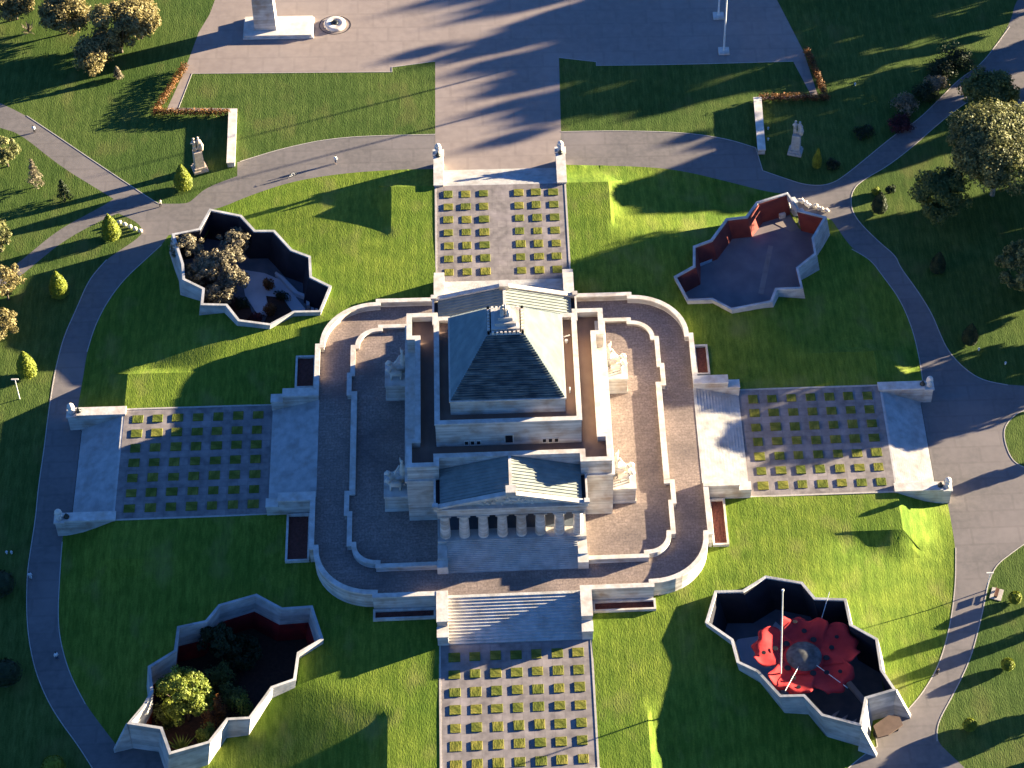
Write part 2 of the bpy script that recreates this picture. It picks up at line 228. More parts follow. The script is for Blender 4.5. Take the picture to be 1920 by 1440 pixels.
def prism(bm, poly, z0, z1):
    a = [bm.verts.new((p[0], p[1], z0)) for p in poly]; b = [bm.verts.new((p[0], p[1], z1)) for p in poly]; n = len(poly)
    bm.faces.new(a[::-1]); bm.faces.new(b)
    for i in range(n): bm.faces.new((a[i], a[(i+1) % n], b[(i+1) % n], b[i]))
def area(p): return sum(p[i][0]*p[(i+1) % len(p)][1]-p[(i+1) % len(p)][0]*p[i][1] for i in range(len(p)))/2
def inset(poly, t):
    n = len(poly); s = 1 if area(poly) > 0 else -1; out = []
    for i in range(n):
        p0, p, p1 = Vector(poly[i-1][:2]), Vector(poly[i][:2]), Vector(poly[(i+1) % n][:2])
        a = (p-p0).normalized(); b = (p1-p).normalized()
        na = Vector((-a.y, a.x))*s; nb = Vector((-b.y, b.x))*s
        k = na+nb; d = max(.35, 1+na.dot(nb)); out.append(tuple(p+k*(t/d)))
    return out
def ring(bm, poly, t, z0, z1, ztop=None, gap=False):
    """closed wall along a polygon; poly is the outer face"""
    q = inset(poly, t); n = len(poly)
    zt = [z1]*n if ztop is None else ztop
    V = [[bm.verts.new((p[0], p[1], z)) for p, z in ((poly[i], z0), (poly[i], zt[i]), (q[i], zt[i]), (q[i], z0))] for i in range(n)]
    for i in range(n):
        j = (i+1) % n
        if gap and poly[i][0]*poly[j][0] < 0 and abs(poly[i][1]) > 20:
            bm.faces.new(V[i]); bm.faces.new(V[j][::-1]); continue
        for k in range(4):
            l = (k+1) % 4; bm.faces.new((V[i][k], V[j][k], V[j][l], V[i][l]))
def tube(bm, pts, rad, seg=8):
    R = []
    for i, p in enumerate(pts):
        p = Vector(p); d = (Vector(pts[min(i+1, len(pts)-1)])-Vector(pts[max(i-1, 0)])).normalized()
        u = d.orthogonal().normalized() if i == 0 else (u-d*u.dot(d)).normalized()
        v = d.cross(u); r = rad[i] if isinstance(rad, (list, tuple)) else rad
        R.append([bm.verts.new(p+(u*cos(2*pi*k/seg)+v*sin(2*pi*k/seg))*r) for k in range(seg)])
    for a, b in zip(R, R[1:]):
        for k in range(seg): bm.faces.new((a[k], a[(k+1) % seg], b[(k+1) % seg], b[k]))
    bm.faces.new(R[0][::-1]); bm.faces.new(R[-1])
def lathe(bm, prof, seg=16, c=(0, 0, 0)):
    R = [[bm.verts.new((c[0]+r*cos(2*pi*k/seg), c[1]+r*sin(2*pi*k/seg), c[2]+z)) for k in range(seg)] for r, z in prof]
    for a, b in zip(R, R[1:]):
        for k in range(seg): bm.faces.new((a[k], a[(k+1) % seg], b[(k+1) % seg], b[k]))
    bm.faces.new(R[0][::-1]); bm.faces.new(R[-1])
def blob(bm, c, r, sub=2, amp=.25, fr=1.2, seed=0):
    """lumpy ball; r is a radius or (rx, ry, rz)"""
    if not isinstance(r, (tuple, list)): r = (r, r, r)
    g = bmesh.ops.create_icosphere(bm, subdivisions=sub, radius=1)
    for v in g['verts']:
        k = 1+amp*noise.noise(v.co*fr*2+Vector((seed*3.1, seed*1.7, 0)))
        v.co = Vector((v.co.x*r[0]*k+c[0], v.co.y*r[1]*k+c[1], v.co.z*r[2]*k+c[2]))
def pin(x, y, poly):
    c = False; j = len(poly)-1
    for i in range(len(poly)):
        xi, yi = poly[i][0], poly[i][1]; xj, yj = poly[j][0], poly[j][1]
        if (yi > y) != (yj > y) and x < (xj-xi)*(y-yi)/(yj-yi)+xi: c = not c
        j = i
    return c
def copy_tree(o, parent=None, loc=None):
    c = o.copy(); COL.objects.link(c)
    if parent: c.parent = parent
    if loc is not None: c.location = loc
    for ch in o.children: copy_tree(ch, c)
    return c
def rot(p, a): return (p[0]*cos(a)-p[1]*sin(a), p[0]*sin(a)+p[1]*cos(a))

# ---------------------------------------------------------------- courtyard outlines
SHEAR = {'UL': -.22, 'UR': .22, 'LL': -.16, 'LR': .24}
FLOORZ = {'UL': -5.0, 'UR': -3.3, 'LL': -6.6, 'LR': -6.8}
COURTS = {'UL': C_UL, 'UR': C_UR, 'LL': C_LL, 'LR': C_LR}
def base_poly(k, z):
    s = SHEAR[k]; return [(x+s*(zt-z), y) for x, y, zt in COURTS[k]]
HOLES = {k: inset(base_poly(k, -1.0), .25) for k in COURTS}

# ---------------------------------------------------------------- the ground
def soften(poly, closed=True, lim=48):
    for _ in range(3):
        out = []; n = len(poly)
        for i in range(n):
            p = Vector(poly[i]); 
            if not closed and i in (0, n-1): out.append(tuple(p)); continue
            a, b = Vector(poly[i-1]), Vector(poly[(i+1) % n]); u, v = p-a, b-p
            if u.length > .1 and v.length > .1 and math.degrees(u.angle(v)) < lim and min(u.length, v.length) > .5:
                out += [tuple(p-u*.25), tuple(p+v*.25)]
            else: out.append(tuple(p))
        poly = out
    return poly
RL_S, RR_S = soften(RING_L), soften(RING_R)
PLAT = 18.6
def cone(r):
    t = min(1, max(0, (70-r)/18.6)); return -3+3*(t*.75+.25*t*t*(3-2*t))
def land(x, y):
    r = hypot(x, y)
    if r > 70: 
        return -3.0
    h = cone(r) + (min(1, max(0, (50-r)/14))*.12)
    for u, v in ((abs(x), abs(y)), (abs(y), abs(x))):
        b = min(0, -max(0, u-PLAT)*(.46 if (x > y and -y < x and x > 30 and y < 0 and v == abs(x)) else .60))
        b -= max(0, v-60.0)*.52
        if v > 30: h = max(h, max(-3, b))
    return h
PATHS = [FORECOURT, RL_S, RR_S]
S30 = 30.0
ARMS = [[rot(p, a) for p in ((-11.2, 29), (11.2, 29), (11.2, 66.9), (-11.2, 66.9))] for a in (0, pi/2, pi, -pi/2)]
PODH = [(-29.5, -20), (-29.5, 20), (-20, 29), (20, 29), (29.5, 20), (29.5, -20), (20, -29), (-20, -29)]
def add_ground():
    V = []; E = []
    def addpoly(p, close=True):
        q_ = []
        for i in range(len(p)-(0 if close else 1)):
            a, b = Vector(p[i][:2]), Vector(p[(i+1) % len(p)][:2]); k = max(1, int((b-a).length/2.0)) if max(abs(a.x), abs(a.y)) < 72 else 1
            q_ += [tuple(a.lerp(b, t/k)) for t in range(k)]
        if not close: q_.append(tuple(p[-1][:2]))
        p = q_; n0 = len(V); V.extend(Vector((q[0], q[1])) for q in p); n = len(p)
        for i in range(n-(0 if close else 1)): E.append((n0+i, n0+(i+1) % n))
    for p in PATHS: addpoly(p)
    for p in HOLES.values(): addpoly(p)
    for p in ARMS: addpoly(p)
    addpoly(PODH)
    for a in (0, pi/2, pi, -pi/2):                       # crisp ridges of the turf ramps beside each flight
        for s in (-1, 1):
            addpoly([rot(p, a) for p in ((s*PLAT, 47), (s*PLAT, 53.5), (s*PLAT, 60))], False)
            addpoly([rot(p, a) for p in ((s*11.3, 60), (s*PLAT, 60))], False)
            addpoly([rot(p, a) for p in ((s*PLAT, 60), (s*(PLAT+2.5), 62.9), (s*(PLAT+4.9), 65.7))], False)
    st = 1.6; k = int(74/st)
    for i in range(-k, k+1):
        for j in range(-k, k+1):
            x, y = i*st+random.uniform(-.2, .2), j*st+random.uniform(-.2, .2)
            if 27 < hypot(x, y) < 75: V.append(Vector((x, y)))
    for i in range(-14, 15):
        for j in range(-14, 15):
            x, y = i*12+random.uniform(-2, 2), j*12+random.uniform(-2, 2)
            if hypot(x, y) > 78: V.append(Vector((x, y)))
    for i in range(-4, 5):
        for j in range(-4, 5):
            if max(abs(i), abs(j)) > 2: V.append(Vector((i*90, j*90)))
    vs, es, fs, *_ = delaunay_2d_cdt(V, E, [], 0, 1e-4, False)
    pts = [(v.x, v.y) for v in vs]
    def on_path(x, y): return any(pin(x, y, p) for p in PATHS)
    z = [(-3.0 if hypot(x, y) > 70 else land(x, y)) for x, y in pts]
    kinds = {'lawn': [], 'grass': [], 'path': [], 'fore': []}
    for f in fs:
        cx = sum(pts[i][0] for i in f)/len(f); cy = sum(pts[i][1] for i in f)/len(f)
        if any(pin(cx, cy, p) for p in HOLES.values()) or any(pin(cx, cy, p) for p in ARMS) or pin(cx, cy, PODH): continue
        if pin(cx, cy, FORECOURT): kinds['fore'].append(f)
        elif pin(cx, cy, RL_S) or pin(cx, cy, RR_S) or any(min(abs(cx), abs(cy)) < 11.2 and 66 < max(abs(cx), abs(cy)) < e and q for e, q in ((71.5, cx < -60), (70, cx > 60), (71, cy > 60))): kinds['path'].append(f)
        elif pin(cx, cy, INNER): kinds['lawn'].append(f)
        else: kinds['grass'].append(f)
    for k in ('path', 'fore'):
        for f in kinds[k]:
            for i in f: z[i] = -3.0
    for k, nm, m in (('lawn', 'mown_lawn', G_IN), ('grass', 'park_grass_ground', G_OUT), ('path', 'ring_path', M_ASPH), ('fore', 'forecourt_paving', M_FORE)):
        used = sorted({i for f in kinds[k] for i in f}); ix = {i: n for n, i in enumerate(used)}
        me = bpy.data.meshes.new(nm); me.from_pydata([(pts[i][0], pts[i][1], z[i]) for i in used], [], [[ix[i] for i in f] for f in kinds[k]])
        me.materials.append(m); me.update()
        if me.polygons and me.polygons[0].normal.z < 0: me.flip_normals()
        if k == 'lawn':
            me.polygons.foreach_set('use_smooth', [True]*len(me.polygons)); me.set_sharp_from_angle(angle=radians(19))
        o = struct(link(nm, me))
add_ground()
bm = B((-900, 900, -900, 900, -30, -14)); struct(obj('ground_below', bm, M_SOIL))
def ribbon(name, pts, wd, z0, z1, m, close=False):
    bm = bmesh.new(); n = len(pts); P = [Vector(p[:2]) for p in pts]; R = []
    for i in range(n):
        a = (P[i]-P[i-1]).normalized() if (i or close) else (P[1]-P[0]).normalized()
        b = (P[(i+1) % n]-P[i]).normalized() if (i < n-1 or close) else a
        t = (a+b).normalized(); nn = Vector((-t.y, t.x))*wd/2
        R.append([bm.verts.new((*q, z)) for q, z in ((P[i]+nn, z0), (P[i]+nn, z1), (P[i]-nn, z1), (P[i]-nn, z0))])
    for i in range(n if close else n-1):
        for k in range(4): bm.faces.new((R[i][k], R[(i+1) % n][k], R[(i+1) % n][(k+1) % 4], R[i][(k+1) % 4]))
    return obj(name, bm, m)
def sub(poly, a, b): return poly[a:b]
for nm, seg in (('path_kerb', RING_R[0:16]), ('path_kerb', RING_R[18:36]), ('path_kerb', RING_R[36:55]), ('path_kerb', RING_R[57:70]), ('path_kerb', RING_R[70:80]),
                ('path_kerb', RING_L[0:4]), ('path_kerb', RING_L[9:15]), ('path_kerb', RING_L[38:60]), ('path_kerb', RING_L[64:71]), ('path_kerb', RING_L[73:79]), ('path_kerb', FORECOURT[7:13]), ('path_kerb', FORECOURT[17:22])):
    run = []
    for p in soften(seg, False)+[None]:
        if p is None or (min(abs(p[0]), abs(p[1])) < 11.9 and 58 < max(abs(p[0]), abs(p[1])) < 72):
            if len(run) > 1: struct(ribbon(nm, run, .14, -3.2, -2.96, M_KERB))
            run = []
        else: run.append(p)

# ---------------------------------------------------------------- terrace (podium)
def arc(cx, cy, r, a0, a1, n=12): return [(cx+r*cos(radians(a0+(a1-a0)*i/n)), cy+r*sin(radians(a0+(a1-a0)*i/n))) for i in range(n+1)]
def rounded(h, j, r, step=0):
    """square of half-width h with jogs at +-j and quarter arcs of radius r"""
    P = []
    for k, (sx, sy) in enumerate(((1, 1), (-1, 1), (-1, -1), (1, -1))):
        q = [(h, j-(.9 if step else 0)), (h, j), (j+r, j)] if False else [(h, j), (j+r, j)]
        q = q + arc(j, j, r, 0, 90)[1:-1] + [(j, j+r), (j, h)]
        a = k*pi/2
        P += [rot(p, a) for p in q]
    return P
OUT = rounded(30.2, 20.7, 8.8); INN0 = rounded(24.6, 20.3, 3.6)
terr = thing('terrace', 'broad two-level paved stone terrace with rounded corners around the temple building', 'terrace')
# outer wall: open where the four flights arrive
def open_ring(name, m, poly, t, z0, z1, gap):
    runs = [[]]
    q = inset(poly, t); n = len(poly)
    def cut(i, j):
        a, b = poly[i], poly[j]; c, d = q[i], q[j]
        for ax in (0, 1):
            if a[ax]*b[ax] < 0 and abs(abs(a[1-ax])-30.2) < .2 and abs(a[1-ax]-b[1-ax]) < .01:
                res = []
                for s in (1, -1):
                    e = a if a[ax]*s > 0 else b; f = c if a[ax]*s > 0 else d
                    g = [0, 0]; g[ax] = s*gap; g[1-ax] = e[1-ax]; h = [0, 0]; h[ax] = s*gap; h[1-ax] = f[1-ax]
                    res.append((e, g, f, h))
                return res
        return [(a, b, c, d)]
    for i in range(n):
        segs = cut(i, (i+1) % n)
        if len(segs) == 2:
            runs[-1].append((i, segs[0] if segs[0][0] is poly[i] else segs[1])); runs.append([(i, segs[1] if segs[0][0] is poly[i] else segs[0])])
        else: runs[-1].append((i, segs[0]))
    if len(runs) > 1: runs[0] = runs.pop()+runs[0]
    for run in runs:
        bm = bmesh.new()
        for _, (a, b, c, d) in run:
            V = [[bm.verts.new((p[0], p[1], z)) for z in (z0, z1)] for p in (a, b, d, c)]
            for k in (0, 2):
                l = (k+1) % 4; bm.faces.new((V[k][0], V[l][0], V[l][1], V[k][1]))
            bm.faces.new([v[1] for v in V]); bm.faces.new([v[0] for v in V][::-1])
        bmesh.ops.remove_doubles(bm, verts=bm.verts, dist=.001)
        ed = [e for e in bm.edges if len(e.link_faces) == 1]; bmesh.ops.holes_fill(bm, edges=ed)
        obj(name, bm, m, terr)
open_ring('outer_parapet', M_STONE, OUT, .6, -.9, 3.15, 11.35)
open_ring('parapet_coping', M_CAP, inset(OUT, -.1), .8, 3.15, 3.42, 11.36)
bm = bmesh.new(); prism(bm, inset(OUT, .55), -.5, 2.2); obj('lower_floor', bm, M_PAVE, terr)
JG = []
for k in range(4):
    q = [(24.2, 9.8), (25.1, 9.8), (25.1, 14.4), (24.6, 14.4), (24.6, 20.3), (23.9, 20.3)] + arc(20.3, 20.3, 3.6, 0, 90)[1:-1] + [(20.3, 23.9), (20.3, 24.6)]
    if k % 2 == 0: q = q + [(11.3, 24.6)]
    else: q = [(24.6, 11.3)] + q[4:]; q = q[0:1] + [(24.6, 20.3), (23.9, 20.3)] + arc(20.3, 20.3, 3.6, 0, 90)[1:-1] + [(20.3, 23.9), (20.3, 24.6), (14.4, 24.6), (14.4, 25.1), (9.8, 25.1), (9.8, 24.2)]
    JG += [rot(p, k*pi/2) for p in q]
bm = bmesh.new(); prism(bm, inset(JG, .3), 2.1, 2.75); obj('upper_floor', bm, M_PAVE, terr)
bm = bmesh.new(); ring(bm, JG, .55, 2.1, 3.15, gap=True); obj('inner_parapet', bm, M_STONE, terr)
bm = bmesh.new(); ring(bm, inset(JG, -.08), .75, 3.15, 3.32, gap=True); obj('inner_coping', bm, M_CAP, terr)
for s in (-1, 1): obj('bench_wall', B((s*24.0-.45, s*24.0+.45, -9.6, 9.6, 2.75, 3.36)), M_CAP, terr)

# planted beds tight against the terrace wall
def planter(label, x0, x1, y0, y1, side):
    t = thing('planter', label, 'planter', ((x0+x1)/2, (y0+y1)/2, 0), 0, 'sunken planters against the terrace wall')
    hx, hy = (x1-x0)/2, (y1-y0)/2
    bm = bmesh.new(); ring(bm, [(-hx, -hy), (hx, -hy), (hx, hy), (-hx, hy)], .32, -.8, .62); obj('kerb', bm, M_CAP, t)
    bm = bmesh.new(); g = bmesh.ops.create_grid(bm, x_segments=8, y_segments=20, size=1)
    for v in g['verts']: v.co = Vector((v.co.x*(hx-.3), v.co.y*(hy-.3), .18+.08*random.random()))
    obj('planting', bm, M_PLANT, t)
planter('narrow dark red planted bed left of the front steps, against the terrace', -20.8, -11.6, -32.2, -30.3, 's')
planter('narrow dark red planted bed right of the front steps, against the terrace', 11.6, 21.0, -32.3, -30.3, 's')
planter('shaded dark planted bed beside the upper end of the left-hand terrace steps', -33.6, -30.4, 14, 20.9, 'w')
planter('long shaded planted bed below the left-hand terrace steps, white kerb', -34.0, -30.4, -20.7, -11.6, 'w')
planter('short sunlit reddish planted bed above the right-hand terrace steps', 30.4, 32.7, 14.2, 20.7, 'e')
planter('long reddish planted bed below the right-hand terrace steps', 30.4, 32.9, -20.7, -11.6, 'e')

# ---------------------------------------------------------------- the four arms
ORD = ['first', 'second', 'third', 'fourth', 'fifth', 'sixth', 'seventh']
ARM = [('rear', 0, ('left', 'right')), ('left-hand', pi/2, ('lower', 'upper')), ('front', pi, ('right', 'left')), ('right-hand', -pi/2, ('upper', 'lower'))]
def stair_bm(x, ya, za, yb, zb, n, sink):
    bm = bmesh.new(); d = (yb-ya)/n; h = (za-zb)/n
    prof = [(ya, zb-sink), (ya, za)]
    for i in range(n): prof += [(ya+d*(i+1), za-h*i), (ya+d*(i+1), za-h*(i+1))]
    prof += [(yb, zb-sink)]
    # drop duplicates, build side polygons as quads strips to stay planar and clean
    for i in range(n):
        y0, y1, z1 = ya+d*i, ya+d*(i+1), za-h*i
        yy = sorted((y0, y1)); box(bm, -x, x, yy[0], yy[1], zb-sink, z1)
    return bm
bedmesh = None
for nm, a, ends in ARM:
    def T(name, label, cat, group=None): return thing(name, label, cat, (0, 0, 0), a, group)
    # walkway slab
    bm = B((-11.0, 11.0, 36.85, 59.9, -.6, .02)); o = struct(obj('walkway', bm, M_WALK)); o.rotation_euler.z = a
    bm = B((-11.25, -10.95, 37, 59.8, -.3, .07), (10.95, 11.25, 37, 59.8, -.3, .07)); o = struct(obj('walkway_edge', bm, M_KERB)); o.rotation_euler.z = a
    st = T('staircase', f'wide pale stone steps from the {nm} walkway up to the terrace', 'staircase', 'stone staircases on the four axes')
    obj('flight', stair_bm(9.8, 29.5, 2.24, 36.9, 0.02, 15, .6), M_STEP, st)
    for s in (-1, 1):
        x0, x1 = (9.8, 11.35) if s > 0 else (-11.35, -9.8)
        bm = B((x0, x1, 29.6, 35.1, -.8, 3.2), (x0, x1, 35.1, 37.0, -.8, 2.0)); c = obj('cheek_wall', bm, M_STONE, st)
        bm = B((x0-.08, x1+.08, 29.52, 35.16, 3.2, 3.46), (x0-.08, x1+.08, 35.16, 37.08, 2.0, 2.2)); obj('coping', bm, M_CAP, c)
    lo = T('staircase', f'wide pale stone steps at the outer end of the {nm} walkway', 'staircase', 'stone staircases on the four axes')
    obj('flight', stair_bm(9.8, 59.9, 0.0, 66.8, -3, 20, .5), M_STEP, lo)
    for s in (-1, 1):
        x0, x1 = (9.8, 11.35) if s > 0 else (-11.35, -9.8)
        bm = B((x0, x1, 59.7, 67.2, -3.3, .28), (x0-.05, x1+.05, 67.2, 68.6, -3.3, .05)); c = obj('cheek_wall', bm, M_STONE, lo)
        bm = B((x0-.07, x1+.07, 59.62, 67.2, .28, .48), (x0-.2, x1+.2, 67.2, 68.8, .05, .3)); obj('coping', bm, M_CAP, c)
    if nm != 'front':
        for s, en in zip((-1, 1), ends):
            lp = rot((s*10.6, 68.0), a)
            t = thing('stone_lamp', f'round white stone lamp on the {en} end pier of the outer {nm} steps', 'lamp', (lp[0], lp[1], .3), 0, 'stone lamps on the stair piers')
            bm = bmesh.new(); lathe(bm, [(.55, 0), (.6, .15), (.35, .3), (.3, .7), (.6, 1.0), (.62, 1.15)]); obj('pedestal', bm, M_CAP, t, True)
            bm = bmesh.new(); lathe(bm, [(.3, 1.15), (.5, 1.35), (.52, 1.6), (.35, 1.85), (.1, 1.95)]); obj('lamp_bowl', bm, M_WHITE, t, True)
            q = rot((0, -1.1), a); bm = bmesh.new(); lathe(bm, [(.42, 0), (.45, .35), (.2, .5), (.22, .8), (.1, 1.0)], 10, (q[0], q[1], .02)); obj('bronze_bowl', bm, M_BRONZE, t, True)
    # clipped square beds
    cols = [-3, -2, -1, 0, 1, 2, 3] if nm != 'rear' else [-3, -2, -1, 1, 2, 3]
    if bedmesh is None:
        bm = bmesh.new(); g = bmesh.ops.create_grid(bm, x_segments=8, y_segments=8, size=.8)
        for v in g['verts']: v.co.z = .09+.006*noise.noise(v.co*3)
        e = [x for x in bm.edges if x.is_boundary]; r = bmesh.ops.extrude_edge_only(bm, edges=e)
        for v in [x for x in r['geom'] if isinstance(x, bmesh.types.BMVert)]: v.co.z = 0; v.co.x *= 1.03; v.co.y *= 1.03
        bmesh.ops.recalc_face_normals(bm, faces=bm.faces)
        bedmesh = bpy.data.meshes.new('grass_bed'); bm.to_mesh(bedmesh); bm.free(); bedmesh.materials.append(G_BED)
    for r_ in range(7):
        for ci, c in enumerate(cols):
            p = rot((c*3.0, 39.2+r_*3.093), a); o = link('grass_bed', bedmesh); o.location = (p[0]+random.uniform(-.05, .05), p[1]+random.uniform(-.05, .05), .02)
            o.rotation_euler.z = random.choice((0, pi/2, pi, -pi/2)); o.scale = (random.uniform(.9, 1.05), random.uniform(.9, 1.05), random.uniform(.7, 1.6))
            tag(o, f'square grass bed, {nm} walkway, {ORD[r_]} row out from the terrace, {ORD[ci]} from {ends[0]} edge', 'grass bed', f'square grass beds in the {nm} walkway')

# ---------------------------------------------------------------- the temple building
sh = thing('temple_building', 'pale granite memorial temple with stepped pyramid roof and two columned porticos', 'building', (0, 0, 2.7))
def S(name, bm, m, parent=None, smooth=False):
    bmesh.ops.translate(bm, verts=bm.verts, vec=(0, 0, -2.7)); return obj(name, bm, m, parent or sh, smooth)
RB = 15.35
S('lower_wall', B((-RB, RB, -15.55, 15.55, 2.6, 12.0)), M_STONE)
S('cornice', B((-15.6, 15.6, -15.8, 15.8, 12.0, 12.4)), M_CAP)
def cross_poly(h, hy, rx, g): return [(h, -g), (h, -hy), (g+.4, -hy), (g+.4, -rx-.0), (-g-.4, -rx), (-g-.4, -hy), (-h, -hy), (-h, -g), (-rx, -g), (-rx, g), (-h, g), (-h, hy), (-g-.4, hy), (-g-.4, rx), (g+.4, rx), (g+.4, hy), (h, hy), (h, g), (rx, g), (rx, -g)]
CP = cross_poly(15.15, 15.5, 13.85, 10.1)
bm = bmesh.new(); ring(bm, CP, .65, 12.4, 15.2); S('parapet', bm, M_STONE)
bm = bmesh.new(); ring(bm, inset(CP, -.08), .82, 15.2, 15.42); S('parapet_coping', bm, M_CAP)
bm = bmesh.new(); prism(bm, inset(CP, .6), 12.4, 14.2); S('roof_deck', bm, M_DECK)
# small stair hut on the right-hand parapet
S('roof_hatch', B((13.9, 15.2, 10.6, 13.6, 12.4, 14.6)), M_CAP)
at = S('attic', B((-10.8, 10.8, -10.8, -10.2, 14.2, 19.2), (-10.8, 10.8, 10.2, 10.8, 14.2, 19.2), (-10.8, -10.2, -10.2, 10.2, 14.2, 19.2), (10.2, 10.8, -10.2, 10.2, 14.2, 19.2)), M_STONE)
bm = bmesh.new(); ring(bm, [(-10.9, -10.9), (10.9, -10.9), (10.9, 10.9), (-10.9, 10.9)], .8, 19.2, 19.45); S('attic_coping', bm, M_CAP)
S('attic_deck', B((-10.2, 10.2, -10.2, 10.2, 18.2, 18.7)), M_DECK)
for x0, x1, z0, z1 in ((-.55, .55, 14.7, 16.4), (-6.6, -6.1, 14.5, 15.3), (-5.7, -5.2, 14.5, 15.3), (-4.8, -4.3, 14.5, 15.3), (5.0, 5.5, 14.5, 15.3), (5.9, 6.4, 14.5, 15.3), (6.8, 7.3, 14.5, 15.3)):
    w_ = S('window', B((x0, x1, -10.83, -10.6, z0, z1)), M_DARK)
    bm = B((x0-.12, x1+.12, -10.9, -10.6, z1, z1+.12), (x0-.12, x1+.12, -10.9, -10.6, z0-.12, z0), (x0-.12, x0, -10.9, -10.6, z0, z1), (x1, x1+.12, -10.9, -10.6, z0, z1))
    bmesh.ops.translate(bm, verts=bm.verts, vec=(0, 0, -2.7)); obj('window_frame', bm, M_CAP, w_)
S('drum', B((-8.5, 8.5, -8.5, 8.5, 18.7, 21.6)), M_STONE)
S('drum_coping', B((-8.65, 8.65, -8.65, 8.65, 21.6, 21.85)), M_CAP)
# stepped pyramid: four faces of real steps
N = 27; z0, z1, h0, h1 = 21.85, 29.6, 8.4, 2.75
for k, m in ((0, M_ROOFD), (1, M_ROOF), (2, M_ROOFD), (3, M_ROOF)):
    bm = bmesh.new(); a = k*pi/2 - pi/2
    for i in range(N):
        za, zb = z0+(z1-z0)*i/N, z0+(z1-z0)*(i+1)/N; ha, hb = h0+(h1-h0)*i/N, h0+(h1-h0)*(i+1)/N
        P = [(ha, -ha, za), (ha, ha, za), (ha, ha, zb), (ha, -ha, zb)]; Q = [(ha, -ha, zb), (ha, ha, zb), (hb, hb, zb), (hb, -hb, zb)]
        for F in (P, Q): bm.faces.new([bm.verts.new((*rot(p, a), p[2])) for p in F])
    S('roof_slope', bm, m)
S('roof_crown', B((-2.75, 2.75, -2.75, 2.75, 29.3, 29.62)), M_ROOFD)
cr = B((-2.71, 2.71, -2.71, -2.3, 29.63, 29.72), (-2.71, 2.71, 2.3, 2.71, 29.63, 29.72), (-2.71, -2.3, -2.3, 2.3, 29.63, 29.72), (2.3, 2.71, -2.3, 2.3, 29.63, 29.72))
for s in (-1, 1):
    for i in range(9):
        q = -2.5+i*.625
        for x, y in ((q, s*2.5), (s*2.5, q)): box(cr, x-.17, x+.17, y-.17, y+.17, 29.62, 30.15)
crs = S('crown_cresting', cr, M_WHITE)
bm = bmesh.new(); hh = [(2.1, 29.62), (2.1, 29.9), (1.6, 30.3), (1.1, 30.9), (.55, 31.5)]
for (ra, za), (rb, zb) in zip(hh, hh[1:]): box(bm, -ra, ra, -ra, ra, za, zb)
S('crown_pyramid', bm, M_STONE)
bm = bmesh.new()
for i, (dx, dy) in enumerate(((.5, .5), (-.5, .5), (.5, -.5), (-.5, -.5), (0, 0))): tube(bm, [(dx, dy, 31.4), (dx*.9, dy*.9, 32.1), (dx*.6, dy*.6, 32.8+(i == 4)*.6)], [.32, .3, .12], 7)
S('crown_figures', bm, M_CAP)
